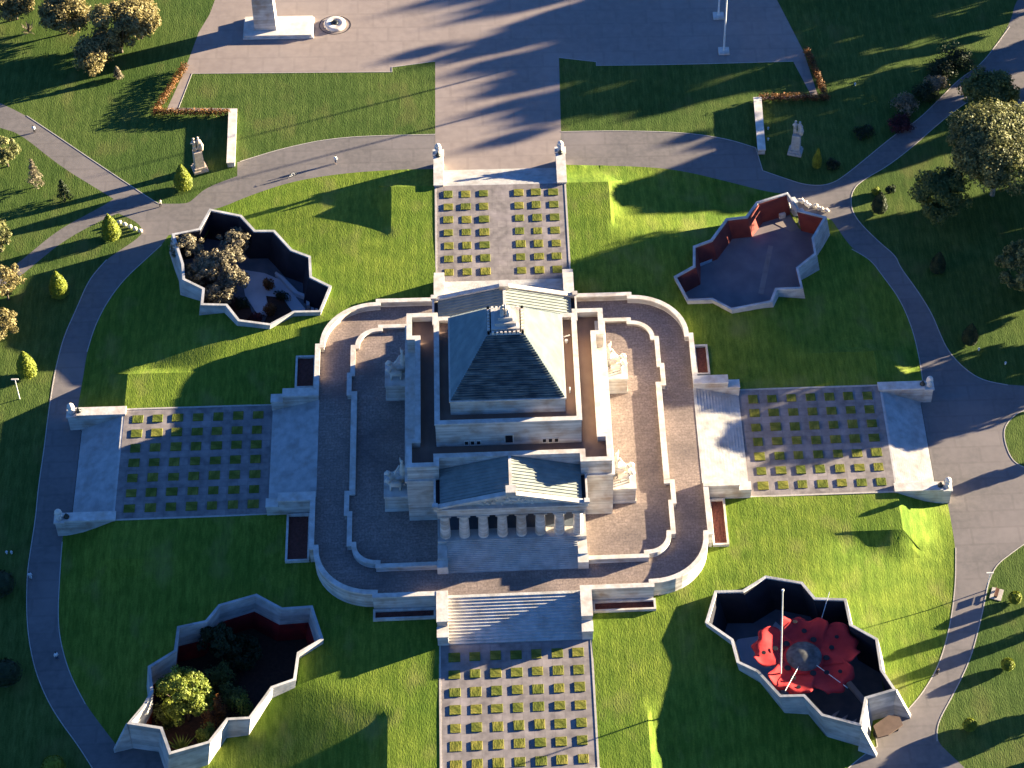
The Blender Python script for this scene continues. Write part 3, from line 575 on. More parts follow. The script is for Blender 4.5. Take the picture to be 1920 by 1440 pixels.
# attic roof clutter seen on the right
bm = bmesh.new(); tube(bm, [(9.3, -4.8, 18.7), (9.3, -4.8, 19.9)], .1); tube(bm, [(9.2, 5.5, 18.7), (9.2, 5.5, 19.2)], .25); tube(bm, [(8.9, 6.6, 18.7), (9.8, 6.6, 19.1)], .12); S('roof_fittings', bm, M_STEEL)
for sgn, nm in ((-1, 'front'), (1, 'rear')):
    def F(bm):
        if sgn > 0: bmesh.ops.rotate(bm, verts=bm.verts, cent=(0, 0, 0), matrix=Matrix.Rotation(pi, 3, 'Z'))
        return bm
    S('stylobate', F(B((-11.1, 11.1, -21.3, -15.55, 2.6, 4.75))), M_STEP)
    bm = bmesh.new(); n = 17; dy = 4.1/n; dz = (4.75-2.24)/n
    for i in range(n): box(bm, -9.75, 9.75, -21.3-dy*(i+1), -21.3-dy*i, 2.0, 4.75-dz*(i+1)+.001)
    S('portico_steps', F(bm), M_STEP)
    for s in (-1, 1):
        x0, x1 = (9.75, 11.15) if s > 0 else (-11.15, -9.75)
        c = S('portico_cheek', F(B((x0, x1, -24.0, -21.3, 2.0, 4.0), (x0-.1, x1+.1, -25.5, -24.0, 2.0, 3.8))), M_CAP)
    for i in range(8):
        x = -9.9+i*2.829; bm = bmesh.new()
        R = []
        for j in range(7):
            t = j/6; r = .82-.16*t; zz = 4.75+5.1*t
            R.append([bm.verts.new((x+r*(1-.05*(k % 2))*cos(2*pi*k/32), -20.2+r*(1-.05*(k % 2))*sin(2*pi*k/32), zz)) for k in range(32)])
        for a_, b_ in zip(R, R[1:]):
            for k in range(32): bm.faces.new((a_[k], a_[(k+1) % 32], b_[(k+1) % 32], b_[k]))
        bm.faces.new(R[-1]); col = S('column', F(bm), M_STONE)
        bm = bmesh.new(); lathe(bm, [(.68, 9.85), (.92, 10.05), (.92, 10.06)], 20, (x, -20.2, 0)); box(bm, x-.98, x+.98, -21.18, -19.22, 10.06, 10.3)
        F(bm); bmesh.ops.translate(bm, verts=bm.verts, vec=(0, 0, -2.7)); obj('capital', bm, M_STONE, col)
    S('entablature', F(B((-10.95, 10.95, -21.05, -19.3, 10.3, 12.0), (-10.95, -9.2, -19.3, -15.6, 10.3, 12.0), (9.2, 10.95, -19.3, -15.6, 10.3, 12.0), (-9.2, 9.2, -19.3, -15.6, 11.2, 12.0))), M_STONE)
    S('portico_cornice', F(B((-11.35, 11.35, -21.45, -15.85, 12.05, 12.35))), M_CAP)
    S('portico_floor_shade', F(B((-9.6, 9.6, -19.2, -15.72, 4.76, 4.80))), M_BLUE)  # dark slab over the stylobate, deepens the portico's shade by colour
    S('doorway_shade', F(B((-2.4, 2.4, -15.7, -15.5, 4.76, 10.4), (-8.8, -3.6, -15.66, -15.5, 4.76, 10.4), (3.6, 8.8, -15.66, -15.5, 4.76, 10.4))), M_DARK)  # doorway plus near-black side panels that paint the shade behind the columns
    # pediment
    bm = bmesh.new()
    for y0_, y1_, e, zt in ((-20.75, -20.35, 10.4, 15.0),):
        a_ = [bm.verts.new(p) for p in ((-e, y0_, 12.35), (e, y0_, 12.35), (0, y0_, zt))]; b_ = [bm.verts.new(p) for p in ((-e, y1_, 12.35), (e, y1_, 12.35), (0, y1_, zt))]
        bm.faces.new(a_); bm.faces.new(b_[::-1])
        for i in range(3): bm.faces.new((a_[i], a_[(i+1) % 3], b_[(i+1) % 3], b_[i]))
    ped = S('pediment', F(bm), M_STONE)
    bm = bmesh.new(); a_ = [bm.verts.new(p) for p in ((-9.6, -20.78, 12.4), (9.6, -20.78, 12.4), (0, -20.78, 14.8))]; bm.faces.new(a_)
    for i in range(46):
        x = random.uniform(-8.6, 8.6); hmax = (1-abs(x)/10.4)*2.4; zz = 12.5+random.uniform(.1, max(.15, hmax-.35))
        blob(bm, (x, -20.85, zz), (random.uniform(.18, .4), .22, random.uniform(.2, .45)), 1, .4, 1.5, i)
    F(bm); bmesh.ops.translate(bm, verts=bm.verts, vec=(0, 0, -2.7)); obj('relief_figures', bm, M_CAP, ped)
    # raking cornice
    bm = bmesh.new()
    for s in (-1, 1):
        q = [(s*11.3, 12.35), (s*11.3, 12.75), (0, 15.55), (0, 15.1)]
        a_ = [bm.verts.new((x, -21.5, z)) for x, z in q]; b_ = [bm.verts.new((x, -20.7, z)) for x, z in q]
        bm.faces.new(a_); bm.faces.new(b_[::-1])
        for i in range(4): bm.faces.new((a_[i], a_[(i+1) % 4], b_[(i+1) % 4], b_[i]))
    S('raking_cornice', F(bm), M_CAP)
    S('ridge_block', F(B((-.75, .75, -21.6, -20.2, 15.2, 16.1))), M_STONE)
    S('corner_block', F(B((10.75, 11.55, -21.55, -20.75, 12.7, 13.2))), M_STONE); S('corner_block', F(B((-11.55, -10.75, -21.55, -20.75, 12.7, 13.2))), M_STONE)
    for s in (-1, 1):
        bm = bmesh.new(); yb = -13.9; X0, Z0, Z1 = 10.45, 12.62, 15.3
        q = [(s*X0, Z0), (0, Z1), (0, Z1-.3), (s*X0, Z0-.3)]
        a_ = [bm.verts.new((x, -20.7, z)) for x, z in q]; b_ = [bm.verts.new((x, yb, z)) for x, z in q]
        bm.faces.new(a_); bm.faces.new(b_[::-1])
        for i in range(4): bm.faces.new((a_[i], a_[(i+1) % 4], b_[(i+1) % 4], b_[i]))
        for i in range(11):                                # standing seams running down the slope
            y = -20.4+i*.62; q = [(s*X0, Z0+.1), (0, Z1+.1), (0, Z1-.02), (s*X0, Z0-.02)]
            a_ = [bm.verts.new((x, y, z)) for x, z in q]; b_ = [bm.verts.new((x, y+.12, z)) for x, z in q]
            bm.faces.new(a_); bm.faces.new(b_[::-1])
            for j in range(4): bm.faces.new((a_[j], a_[(j+1) % 4], b_[(j+1) % 4], b_[j]))
        S('portico_roof', F(bm), M_METAL)
        S('gutter', F(B((s*10.75-.28, s*10.75+.28, -20.7, -15.62, 12.36, 12.4))), M_DARK)
        S('eave_parapet', F(B((min(s*11.05, s*11.35), max(s*11.05, s*11.35), -20.74, -15.86, 12.36, 13.0))), M_CAP)
    S('ridge_cap', F(B((-.22, .22, -20.2, -13.9, 15.3, 15.48))), M_CAP)

# sculpture groups on plinths at the four corners of the building
def statue_group(label, x, y, s):
    t = thing('sculpture_group', label, 'sculpture', (x, y, 2.75), 0, 'sculpture groups on plinths beside the temple')
    obj('plinth', B((-1.75, 1.75, -2.4, 2.4, 0, 3.2), (-1.85, 1.85, -2.5, 2.5, 3.2, 3.55), (-1.85, 1.85, -2.5, 2.5, 0, .5)), M_STONE, t)
    bm = bmesh.new(); cx = -s*1.05                      # tall robed figure near the wall
    tube(bm, [(cx, .9, 3.5), (cx, .8, 4.6), (cx, .75, 5.6), (cx, .8, 6.5), (cx, .8, 7.3), (cx, .8, 7.55)], [.62, .5, .42, .5, .22, .16], 10)
    blob(bm, (cx, .8, 7.85), (.24, .26, .32), 2, .1); tube(bm, [(cx+s*.4, .8, 6.9), (cx+s*.95, .3, 6.2), (cx+s*1.2, -.1, 5.9)], [.18, .14, .1], 7)
    tube(bm, [(cx-s*.3, .8, 6.9), (cx-s*.35, .2, 6.2)], [.17, .11], 7)
    tube(bm, [(cx+s*.1, 1.1, 6.6), (cx+s*.2, 1.5, 7.2), (cx+s*.3, 1.6, 7.9)], [.1, .16, .06], 7); obj('standing_figure', bm, M_WHITE, t, True)
    for yy in (-.95, .55):                                # paired lions drawing the chariot
        bm = bmesh.new(); d = s
        tube(bm, [(-d*.8, yy, 4.55), (-d*.2, yy, 4.7), (d*.5, yy, 4.75), (d*.85, yy, 5.2)], [.42, .46, .5, .42], 10)
        blob(bm, (d*1.15, yy, 5.55), (.44, .42, .46), 2, .35, 2); tube(bm, [(d*1.3, yy, 5.5), (d*1.65, yy, 5.35)], [.26, .16], 8)
        for dx in (-.7, .75):
            for dy in (-.25, .25): tube(bm, [(d*dx, yy+dy, 4.6), (d*(dx+.08), yy+dy, 4.0), (d*(dx+.05), yy+dy, 3.55)], [.2, .13, .15], 7)
        tube(bm, [(-d*1.1, yy, 4.6), (-d*1.4, yy+.2, 4.2), (-d*1.3, yy+.4, 3.8)], [.09, .06, .08], 6); obj('lion', bm, M_WHITE, t, True)
    bm = bmesh.new(); lathe(bm, [(.9, 3.55), (1.0, 4.3), (1.05, 4.9), (.9, 5.0)], 12, (-s*.6, .9, 0)); obj('chariot', bm, M_CAP, t, True)
statue_group('shaded sculpture group on its plinth, front left corner of the temple', -17.2, -11.2, -1)
statue_group('shaded sculpture group on its plinth, rear left side of the temple', -17.2, 11.2, -1)
statue_group('sculpture group half in sun, front right corner of the temple', 17.2, -11.2, 1)
statue_group('sunlit cream sculpture group, rear right side of the temple', 17.2, 11.2, 1)

# ---------------------------------------------------------------- sunken courtyards
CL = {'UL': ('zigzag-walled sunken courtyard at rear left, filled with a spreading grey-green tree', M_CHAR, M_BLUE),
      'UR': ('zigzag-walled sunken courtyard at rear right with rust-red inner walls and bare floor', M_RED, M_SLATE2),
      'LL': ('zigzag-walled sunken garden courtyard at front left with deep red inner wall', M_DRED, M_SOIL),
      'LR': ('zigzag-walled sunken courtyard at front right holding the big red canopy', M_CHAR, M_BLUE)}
COURT = {}
def court(k):
    label, lining, floor = CL[k]; P = COURTS[k]; s = SHEAR[k]; fz = FLOORZ[k]; n = len(P)
    cx = sum(p[0] for p in P)/n; cy = sum(p[1] for p in P)/n
    t = thing('sunken_courtyard', label, 'courtyard', (cx, cy, -3), 0, 'sunken courtyards in the lawns'); COURT[k] = t
    top = [(p[0]-cx, p[1]-cy) for p in P]; zt = [p[2]+3 for p in P]; fb = fz+3
    def bot(poly, z): return [(x+s*(zt[i]-z), y) for i, (x, y) in enumerate(poly)]
    ti = inset(top, .42); tl = inset(top, .5); bo = bot(top, fb); bi = bot(ti, fb); bl = bot(tl, fb)
    skip = {'UR': [0]}.get(k, [])
    bm = bmesh.new(); V = []
    for i in range(n):
        V.append([bm.verts.new((*bo[i], fb-.3)), bm.verts.new((*top[i], zt[i])), bm.verts.new((*ti[i], zt[i])), bm.verts.new((*bi[i], fb-.3))])
    for i in range(n):
        j = (i+1) % n
        if i in skip: continue
        for q in range(4):
            l = (q+1) % 4; bm.faces.new((V[i][q], V[j][q], V[j][l], V[i][l]))
    if skip:
        for i in (skip[0], skip[0]+1): bm.faces.new(V[i])
    obj('wall', bm, M_WALLC, t)
    bm = bmesh.new()
    if k == 'LL':     # pale upper wall, red lower band
        zb = [.4]*n
    else: zb = [z-.25 for z in zt]
    U = []
    for i in range(n):
        f = lambda z: (tl[i][0]+s*(zt[i]-z), tl[i][1])
        U.append((bm.verts.new((*f(zb[i]), zb[i])), bm.verts.new((*f(fb), fb)), bm.verts.new((ti[i][0]+s*(zt[i]-zb[i]), ti[i][1], zb[i]))))
    for i in range(n):
        j = (i+1) % n
        if i in skip: continue
        bm.faces.new((U[i][0], U[j][0], U[j][1], U[i][1])); bm.faces.new((U[i][2], U[j][2], U[j][0], U[i][0]))
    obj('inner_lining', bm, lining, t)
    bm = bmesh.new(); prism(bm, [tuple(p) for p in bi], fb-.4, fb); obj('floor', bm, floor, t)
    bm = bmesh.new(); ring(bm, inset(top, -.06), .54, 0, 0.1); 
    for v in bm.verts: pass
    bm.free()
    return t, cx, cy, fb
for k in COURTS: court(k)
def slab(par, name, poly, z0, z1, m):
    L = par.location; bm = bmesh.new(); prism(bm, [(x-L.x, y-L.y) for x, y in poly], z0+3, z1+3); return obj(name, bm, m, par)
# front right: pale floor, blocks, gate canopy
t = COURT['LR']
slab(t, 'pale_paving', [(31.5, -36), (33.5, -33.2), (38, -32.6), (39.5, -30.2), (42, -33.3), (45.5, -34), (47, -37), (42, -44), (36, -43)], -6.8, -6.74, M_SLATE)
for i in range(4): slab(t, 'bench_slab', [(44.2+i*1.6, -50.6-i*.9), (45.2+i*1.6, -50.0-i*.9), (47.4+i*1.2, -47.2-i*.8), (46.4+i*1.2, -47.8-i*.8)], -6.75, -6.3, M_SLATE)
slab(t, 'bench_slab', [(48.5, -41.5), (49.2, -41.2), (52.0, -46.2), (51.3, -46.6)], -6.75, -6.2, M_SLATE)
def wing(par, a, b, m=M_WALLC):     # wall running down from a high point to the path
    L = par.location; (ax, ay, az), (bx, by, bz) = a, b
    d = Vector((bx-ax, by-ay)).normalized(); nn = Vector((-d.y, d.x))*.25; bm = bmesh.new()
    q = [(ax, ay, az), (bx, by, bz+.4), (bx, by, -3.3), (ax, ay, -3.3)]
    u = [bm.verts.new((x+nn.x-L.x, y+nn.y-L.y, z+3)) for x, y, z in q]; v = [bm.verts.new((x-nn.x-L.x, y-nn.y-L.y, z+3)) for x, y, z in q]
    bm.faces.new(u); bm.faces.new(v[::-1])
    for i in range(4): bm.faces.new((u[i], u[(i+1) % 4], v[(i+1) % 4], v[i]))
    obj('gate_wing', bm, m, par)
p1, p2 = C_LR[7], C_LR[9]
wing(t, (p1[0], p1[1], p1[2]-.02), (57.2, -51.2, -3)); wing(t, (p2[0], p2[1]-.05, p2[2]-.02), (51.4, -57.6, -3))
slab(t, 'gate_canopy', [(51.2, -53.9), (53.6, -52.2), (55.2, -52.6), (55.5, -54.0), (53.2, -55.6), (51.6, -56.0)], -.9, -.65, M_BROWN)
slab(t, 'gate_screen', [(51.3, -54.0), (53.6, -52.5), (55.0, -52.9), (55.1, -53.5), (53.2, -53.2), (51.6, -54.6)], -3, -.9, M_DARK)
# front left: wings and sill paving
t = COURT['LL']
p1, p2 = C_LL[12], C_LL[10]
wing(t, (p1[0], p1[1], p1[2]-.02), (-57.3, -50.9, -3)); 
slab(t, 'paved_strip', [(-29.5, -35.5), (-27.3, -35.6), (-27.6, -38.5), (-31.5, -41), (-31.6, -45), (-37, -48.5), (-43, -50), (-36, -45), (-33.5, -41.5), (-31.3, -38.8)], -6.6, -6.53, M_SLATE)
# rear left: pond, paving and stepping seats
t = COURT['UL']
slab(t, 'pale_paving', [(-44, 46), (-40, 45), (-36, 42.5), (-34.5, 39), (-33, 36.5), (-33, 31.4), (-31.5, 31.2), (-30.5, 32.6), (-34.5, 33), (-36.5, 33), (-38, 34.5), (-41, 36), (-43, 40)], -5.0, -4.93, M_SLATE)
slab(t, 'soil_bed', [(-53, 47), (-50, 46), (-46, 41), (-42, 37), (-41, 33), (-42.3, 29.2), (-45, 32.6), (-49, 33)], -5.0, -4.8, M_SOIL)
slab(t, 'soil_bed', [(-39.5, 39.5), (-36.8, 39), (-35.2, 36), (-35.2, 33), (-37, 29.8), (-39.4, 28.7), (-41.5, 29.2), (-39.8, 33), (-38.8, 36)], -5.0, -4.75, M_SOIL)
slab(t, 'seat_wall', [(-38, 44.6), (-36.6, 43.2), (-34.2, 39.8), (-32.4, 38.8), (-32.2, 36.6), (-32.7, 36.5), (-32.9, 38.4), (-34.8, 39.5), (-37.2, 43), (-38.2, 44.2)], -5.0, -4.2, M_SLATE)
for i in range(4): slab(t, 'step_block', [(-32+i*.75, 36.2-i*.25), (-31.55+i*.75, 36.05-i*.25), (-31.5+i*.75, 35.0-i*.25), (-31.95+i*.75, 35.15-i*.25)], -5.0, -4.3, M_SLATE)
# rear right: bench, long slab line, gate block
t = COURT['UR']
slab(t, 'bench_ledge', [(30.8, 37.6), (32.4, 38.2), (32.6, 41.8), (35.4, 43.3), (35.6, 44.4), (32.0, 42.6), (31.9, 38.9), (30.4, 38.0)], -3.3, -2.8, M_SLATE)
slab(t, 'floor_inlay', [(42.6, 35.5), (43.5, 35.3), (46.2, 46.6), (45.4, 46.8)], -3.3, -3.26, M_FORE)
slab(t, 'gate_block', [(47.6, 54.0), (48.6, 54.4), (49.0, 53.4), (48.0, 53.0)], -3.3, -2.3, M_WHITE)
slab(t, 'gate_landing', [(47.0, 52.0), (50.4, 54.4), (51.8, 51.0), (49.6, 49.9)], -3.3, -3.25, M_FORE)
slab(t, 'gate_jamb', [(50.55, 54.9), (49.95, 54.7), (50.45, 53.3), (51.05, 53.5)], -3.3, .34, M_WALLC)
slab(t, 'gate_jamb', [(51.0, 51.9), (51.6, 52.1), (52.1, 50.6), (51.4, 50.5)], -3.3, .34, M_WALLC)
slab(t, 'gate_lintel', [(49.3, 54.7), (49.0, 54.5), (50.45, 50.6), (50.8, 50.7)], .35, 1.46, M_WALLC)
slab(t, 'gate_threshold', [(50.6, 54.9), (52.1, 50.6), (53.6, 51.0), (52.0, 55.4)], -3.4, -2.98, M_KERB)

# rough boulder planting outside rear-right gate
cx, cy = 54.0, 55.4
t = thing('rock_bed', 'mound of pale rubble and dry plants beside the rear-right courtyard gate', 'rocks', (cx, cy, -3))
for i in range(16):
    bm = bmesh.new(); u = random.uniform(-2.4, 2.4); blob(bm, (u, -u*.62+random.uniform(-.5, .5), .3), (random.uniform(.3, .6), random.uniform(.3, .5), random.uniform(.25, .6)), 1, .5, 1.4, i); obj('boulder', bm, M_WHITE, t)

# ---------------------------------------------------------------- red flower canopy
px = sum(p[0] for p in POPPY[:1]); py = POPPY[0][1]; CZ = -.3
can = thing('flower_canopy', 'huge red flower-shaped fabric canopy with dark centre inside the front right courtyard', 'canopy', (px, py, -6.8))
for i, (qx, qy) in enumerate(POPPY[1:]):
    dx, dy = qx-px, qy-py; L = hypot(dx, dy); a = math.atan2(dy, dx); bm = bmesh.new(); nu, nv = 14, 16; G = []
    for u in range(nu+1):
        row = []
        for v in range(nv+1):
            t_ = u/nu; f = (v/nv-.5)*2
            r = 1.5+(L+2.6-1.5+.35*sin(7*f+i*1.7)*t_)*t_*(1-.14*f*f*t_)
            wd = (1.1+2.35*math.sin(pi*min(1, t_*.62+.08)))*f*(1+.07*sin(9*t_+i*2))
            zz = 6.5+.25+.9*t_**2+.75*abs(f)**2.5*t_+.22*sin(3.1*f+5*t_+i)
            if t_ > .9: zz -= (t_-.9)*6*(1-.3*abs(f))
            row.append(bm.verts.new((r*cos(a)-wd*sin(a), r*sin(a)+wd*cos(a), zz+.1*(i % 2))))
        G.append(row)
    for u in range(nu):
        for v in range(nv): bm.faces.new((G[u][v], G[u+1][v], G[u+1][v+1], G[u][v+1]))
    pm = obj('petal', bm, M_POPPY, can, True); md = pm.modifiers.new('thick', 'SOLIDIFY'); md.thickness = .06
    for k in range(3):
        bm = bmesh.new(); rr = 3.0+k*1.4; ww = (k-1)*1.4
        lathe(bm, [(.5-.08*k, 0), (.48-.08*k, .05)], 14, (0, 0, 0)); bmesh.ops.translate(bm, verts=bm.verts, vec=(rr*cos(a)-ww*sin(a), rr*sin(a)+ww*cos(a), 6.5+.45+.9*((rr-1.5)/(L+1.1))**2+.2)); obj('vent_hole', bm, M_DARK, pm)
    if i in (2, 3):
        bm = bmesh.new(); tube(bm, [(1.6*cos(a), 1.6*sin(a), 7.2), ((L+3.0)*cos(a), (L+3.0)*sin(a), 7.4+(i % 2))], .05, 6); obj('cable', bm, M_STEEL, can)
bm = bmesh.new(); lathe(bm, [(3.1, 6.6), (3.0, 7.0), (2.5, 7.1)], 28); obj('petal_ring', bm, M_POPPY, can, True)
bm = bmesh.new(); lathe(bm, [(2.7, 7.0), (2.6, 7.2), (1.7, 7.6), (.7, 7.8), (.1, 7.85)], 24); obj('centre_disc', bm, M_POPC, can, True)
bm = bmesh.new()
for k in range(10): tube(bm, [(.6*cos(k*.628), .6*sin(k*.628), 7.6), (1.9*cos(k*.628), 1.9*sin(k*.628), 7.35)], .07, 5)
obj('stamens', bm, M_GLASS, can)
mx_, my_, mz_ = MAST
t = thing('mast', 'very tall thin white mast rising beside the red flower canopy', 'mast', (mx_, my_, -6.8))
bm = bmesh.new(); tube(bm, [(0, 0, 0), (-1.3, 0, mz_+6.3)], [.14, .09], 8); obj('pole', bm, M_STEEL, t); bm = bmesh.new(); blob(bm, (-1.3, 0, mz_+6.4), .22, 1, 0); obj('finial', bm, M_STEEL, t)
bm = bmesh.new(); tube(bm, [(5.9, 9.3, 9.4), (1.2, -1.5, .6)], [.05, .07], 6)
tag(obj('prop_mast', bm, M_STEEL), 'thin slanting steel strut crossing above the red flower canopy petals', 'strut').location = (px-1.2, py+.6, -6.8)

# ---------------------------------------------------------------- obelisk, flame, flagpoles, walls, hedges
x0, y0 = OBEL[0] if False else MISC['obel'][0]; x1 = MISC['obel'][1][0]; y1 = MISC['obel'][2][1]
t = thing('cenotaph', 'tall tapering stone cenotaph shaft on a wide pale plinth in the forecourt', 'monument', ((x0+x1)/2, (y0+y1)/2, -3))
hx = (x1-x0)/2; hy = (y1-y0)/2
obj('plinth', B((-hx-.25, hx+.25, -hy-.2, hy+.2, 0, .3), (-hx, hx, -hy, hy, .3, .75)), M_WHITE, t)
bm = bmesh.new(); P = [(-4.3, -1.3), (-.3, -1.3), (-.3, 1.9), (-4.3, 1.9)]; c = (-2.3, .3)
a_ = [bm.verts.new((*p, .75)) for p in P]; b_ = [bm.verts.new((c[0]+(p[0]-c[0])*.78, c[1]+(p[1]-c[1])*.78, 26)) for p in P]
bm.faces.new(a_[::-1]); bm.faces.new(b_)
for i in range(4): bm.faces.new((a_[i], a_[(i+1) % 4], b_[(i+1) % 4], b_[i]))
obj('shaft', bm, M_STONE, t)
fx, fy = MISC['flame']
t = thing('flame_dish', 'round white stone flame dish with dark bowl next to the cenotaph', 'fire dish', (fx, fy, -3))
bm = bmesh.new(); lathe(bm, [(2.0, 0), (2.0, .45), (1.8, .6), (.75, .62), (.7, .4)], 32); obj('stone_ring', bm, M_WHITE, t, True)
bm = bmesh.new(); lathe(bm, [(.66, .3), (.6, .75), (.1, .6)], 20); obj('bowl', bm, M_BRONZE, t, True)
bm = bmesh.new(); ring(bm, [(2.9*cos(k*pi/24), 2.6*sin(k*pi/24)) for k in range(48)], .12, 0, .03); obj('paving_ring', bm, M_DARK, t)
for i, (fx, fy) in enumerate(MISC['flag']):
    t = thing('flagpole', ('white flagpole on square base, nearer to the right grass panel', 'white flagpole on square base, farther back in the forecourt')[i], 'flagpole', (fx, fy, -3), 0, 'white flagpoles')
    obj('base_block', B((-1.0, 1.0, -.95, .95, 0, .35)), M_CAP, t); bm = bmesh.new(); tube(bm, [(0, 0, .35), (0, 0, 17)], [.2, .12], 10); obj('pole', bm, M_STEEL, t)
def longwall(label, a, b):
    a, b = Vector(a), Vector(b); d = b-a; t = thing('bench_wall', label, 'wall', (*((a+b)/2), -3), math.atan2(d.y, d.x), 'straight low walls beside the statues')
    L = d.length/2; obj('wall_body', B((-L, L, -.62, .62, -.2, .95)), M_STONE, t); obj('coping', B((-L-.05, L+.05, -.72, .72, .95, 1.15)), M_WHITE, t)
longwall('long pale stone wall right of the left-hand statue', *BENCH_L); longwall('long pale stone wall left of the right-hand statue', *BENCH_R)
def leaves(bm, c, r, n, size, squash=1.0, shell=.55):
    for _ in range(n):
        d = Vector((random.gauss(0, 1), random.gauss(0, 1), random.gauss(0, 1))).normalized()
        rr = random.uniform(shell, 1.0)
        p = Vector(c)+Vector((d.x*r*rr, d.y*r*rr, d.z*r*rr*squash))
        nn = (d+Vector((random.uniform(-.8, .8), random.uniform(-.8, .8), random.uniform(-.3, .9)))).normalized()
        u = nn.orthogonal().normalized(); v = nn.cross(u); s = size*random.uniform(.6, 1.3); a = random.uniform(0, pi)
        u, v = u*cos(a)+v*sin(a), v*cos(a)-u*sin(a)
        bm.faces.new([bm.verts.new(p+q) for q in (u*s, v*s*.6, -u*s, -v*s*.6)])
def mesh_nr(name, bm, m, parent):
    me = bpy.data.meshes.new(name); bm.to_mesh(me); bm.free(); me.materials.append(m); return link(name, me, parent)
def hedge(label, pts):
    bm = bmesh.new()
    for (x0, y0), (x1, y1) in zip(pts, pts[1:]):
        d = hypot(x1-x0, y1-y0); n = int(d/.5)
        for i in range(n+1):
            t = i/n; leaves(bm, (x0+(x1-x0)*t, y0+(y1-y0)*t, -2.1), .85, 70, .17, 1.05, .35)
    bb = bmesh.new()
    me = mesh_nr('hedge', bm, LF_HEDGE, None); tag(me, label, 'hedge', 'copper-brown hedges along the forecourt')
hedge('copper-brown hedge bending round the left forecourt corner, sunlit orange', [Vector(p) for p in HEDGE_L])
hedge('dark copper hedge bending round the right forecourt corner, in shade', [Vector(p) for p in HEDGE_R])

def person_rig(label, x, y, z, rz, top, legs, dark=False, scale=1.0, lean=0.0):
    bm = bmesh.new()
    # one continuous body: torso, neck, head, tapered limbs grown with a skin modifier
    J = [((0, 0, .95), .15), ((0, 0, 1.15), .14), ((0, 0, 1.38), .16), ((0, 0, 1.5), .06), ((0, 0.01, 1.58), .085), ((0, 0.01, 1.7), .09),
         ((.1, 0, .88), .1), ((.11, .06, .48), .065), ((.11, -.04, .08), .045), ((.11, .1, .03), .035),
         ((-.1, 0, .88), .1), ((-.11, .16, .5), .065), ((-.11, .1, .08), .045), ((-.11, .24, .03), .035),
         ((.2, 0, 1.4), .06), ((.27, -.02, 1.13), .045), ((.27, .1, .9), .032), ((.27, .13, .8), .028),
         ((-.2, 0, 1.4), .06), ((-.27, -.02, 1.13), .045), ((-.27, .1, .9), .032), ((-.27, .13, .8), .028)]
    E = [(0, 1), (1, 2), (2, 3), (3, 4), (4, 5), (0, 6), (6, 7), (7, 8), (8, 9), (0, 10), (10, 11), (11, 12), (12, 13), (2, 14), (14, 15), (15, 16), (16, 17), (2, 18), (18, 19), (19, 20), (20, 21)]
    me = bpy.data.meshes.new('person'); me.from_pydata([j[0] for j in J], E, []); me.materials.append(M_SKIN)
    o = bpy.data.objects.new('person', me); COL.objects.link(o)
    me.skin_vertices.new() if hasattr(me.skin_vertices, 'new') and not me.skin_vertices else None
    md = o.modifiers.new('skin', 'SKIN')
    for i, j in enumerate(J): me.skin_vertices[0].data[i].radius = (j[1], j[1]*.85)
    me.skin_vertices[0].data[0].use_root = True
    s2 = o.modifiers.new('sub', 'SUBSURF'); s2.levels = s2.render_levels = 1
    o.location = (x, y, z); o.rotation_euler.z = rz; o.scale = (scale,)*3
    tag(o, label, 'person')
    bm = bmesh.new(); tube(bm, [(0, 0, .86), (0, 0, 1.1), (0, 0, 1.38), (0, 0, 1.5)], [.2, .19, .23, .1], 10)
    for s in (-1, 1): tube(bm, [(s*.2, 0, 1.42), (s*.275, -.02, 1.13), (s*.275, .09, .92)], [.085, .066, .055], 8)
    obj('jacket', bm, top, o, True)
    bm = bmesh.new(); tube(bm, [(.1, 0, .95), (.11, .06, .48), (.11, -.03, .1)], [.125, .09, .075], 8); tube(bm, [(-.1, 0, .95), (-.11, .16, .5), (-.11, .1, .1)], [.125, .09, .075], 8); obj('trousers', bm, legs, o, True)
    bm = bmesh.new(); blob(bm, (0, -.015, 1.71), (.115, .12, .105), 2, .05); obj('hair', bm, M_HAIR, o, True)
    return o
def gz(x, y): return land(x, y) if hypot(x, y) < 70 else -3.0
cw, ck, cb = cloth('white_cotton', (.75, .75, .75)), cloth('black_cloth', (.02, .02, .025)), cloth('blue_denim', (.05, .07, .12))
PL = [('small figure in a pale top alone on the upper left diagonal path', cw, ck), ('small figure walking on the ring path left of the rear steps', cw, cb), ('small figure in white walking on the shaded left ring path', cw, cw),
      ('small pale-topped figure on the shaded lower left ring path', cw, cb), ('small figure in black walking the sunlit path beside the front right lawn', ck, ck), ('small figure standing at the upper left path junction', cloth('beige_coat', (.45, .38, .3)), ck)]
for (x, y), (lb, a_, b_) in zip(MISC['persons'], PL): person_rig(lb, x, y, -3, random.uniform(0, 6), a_, b_)
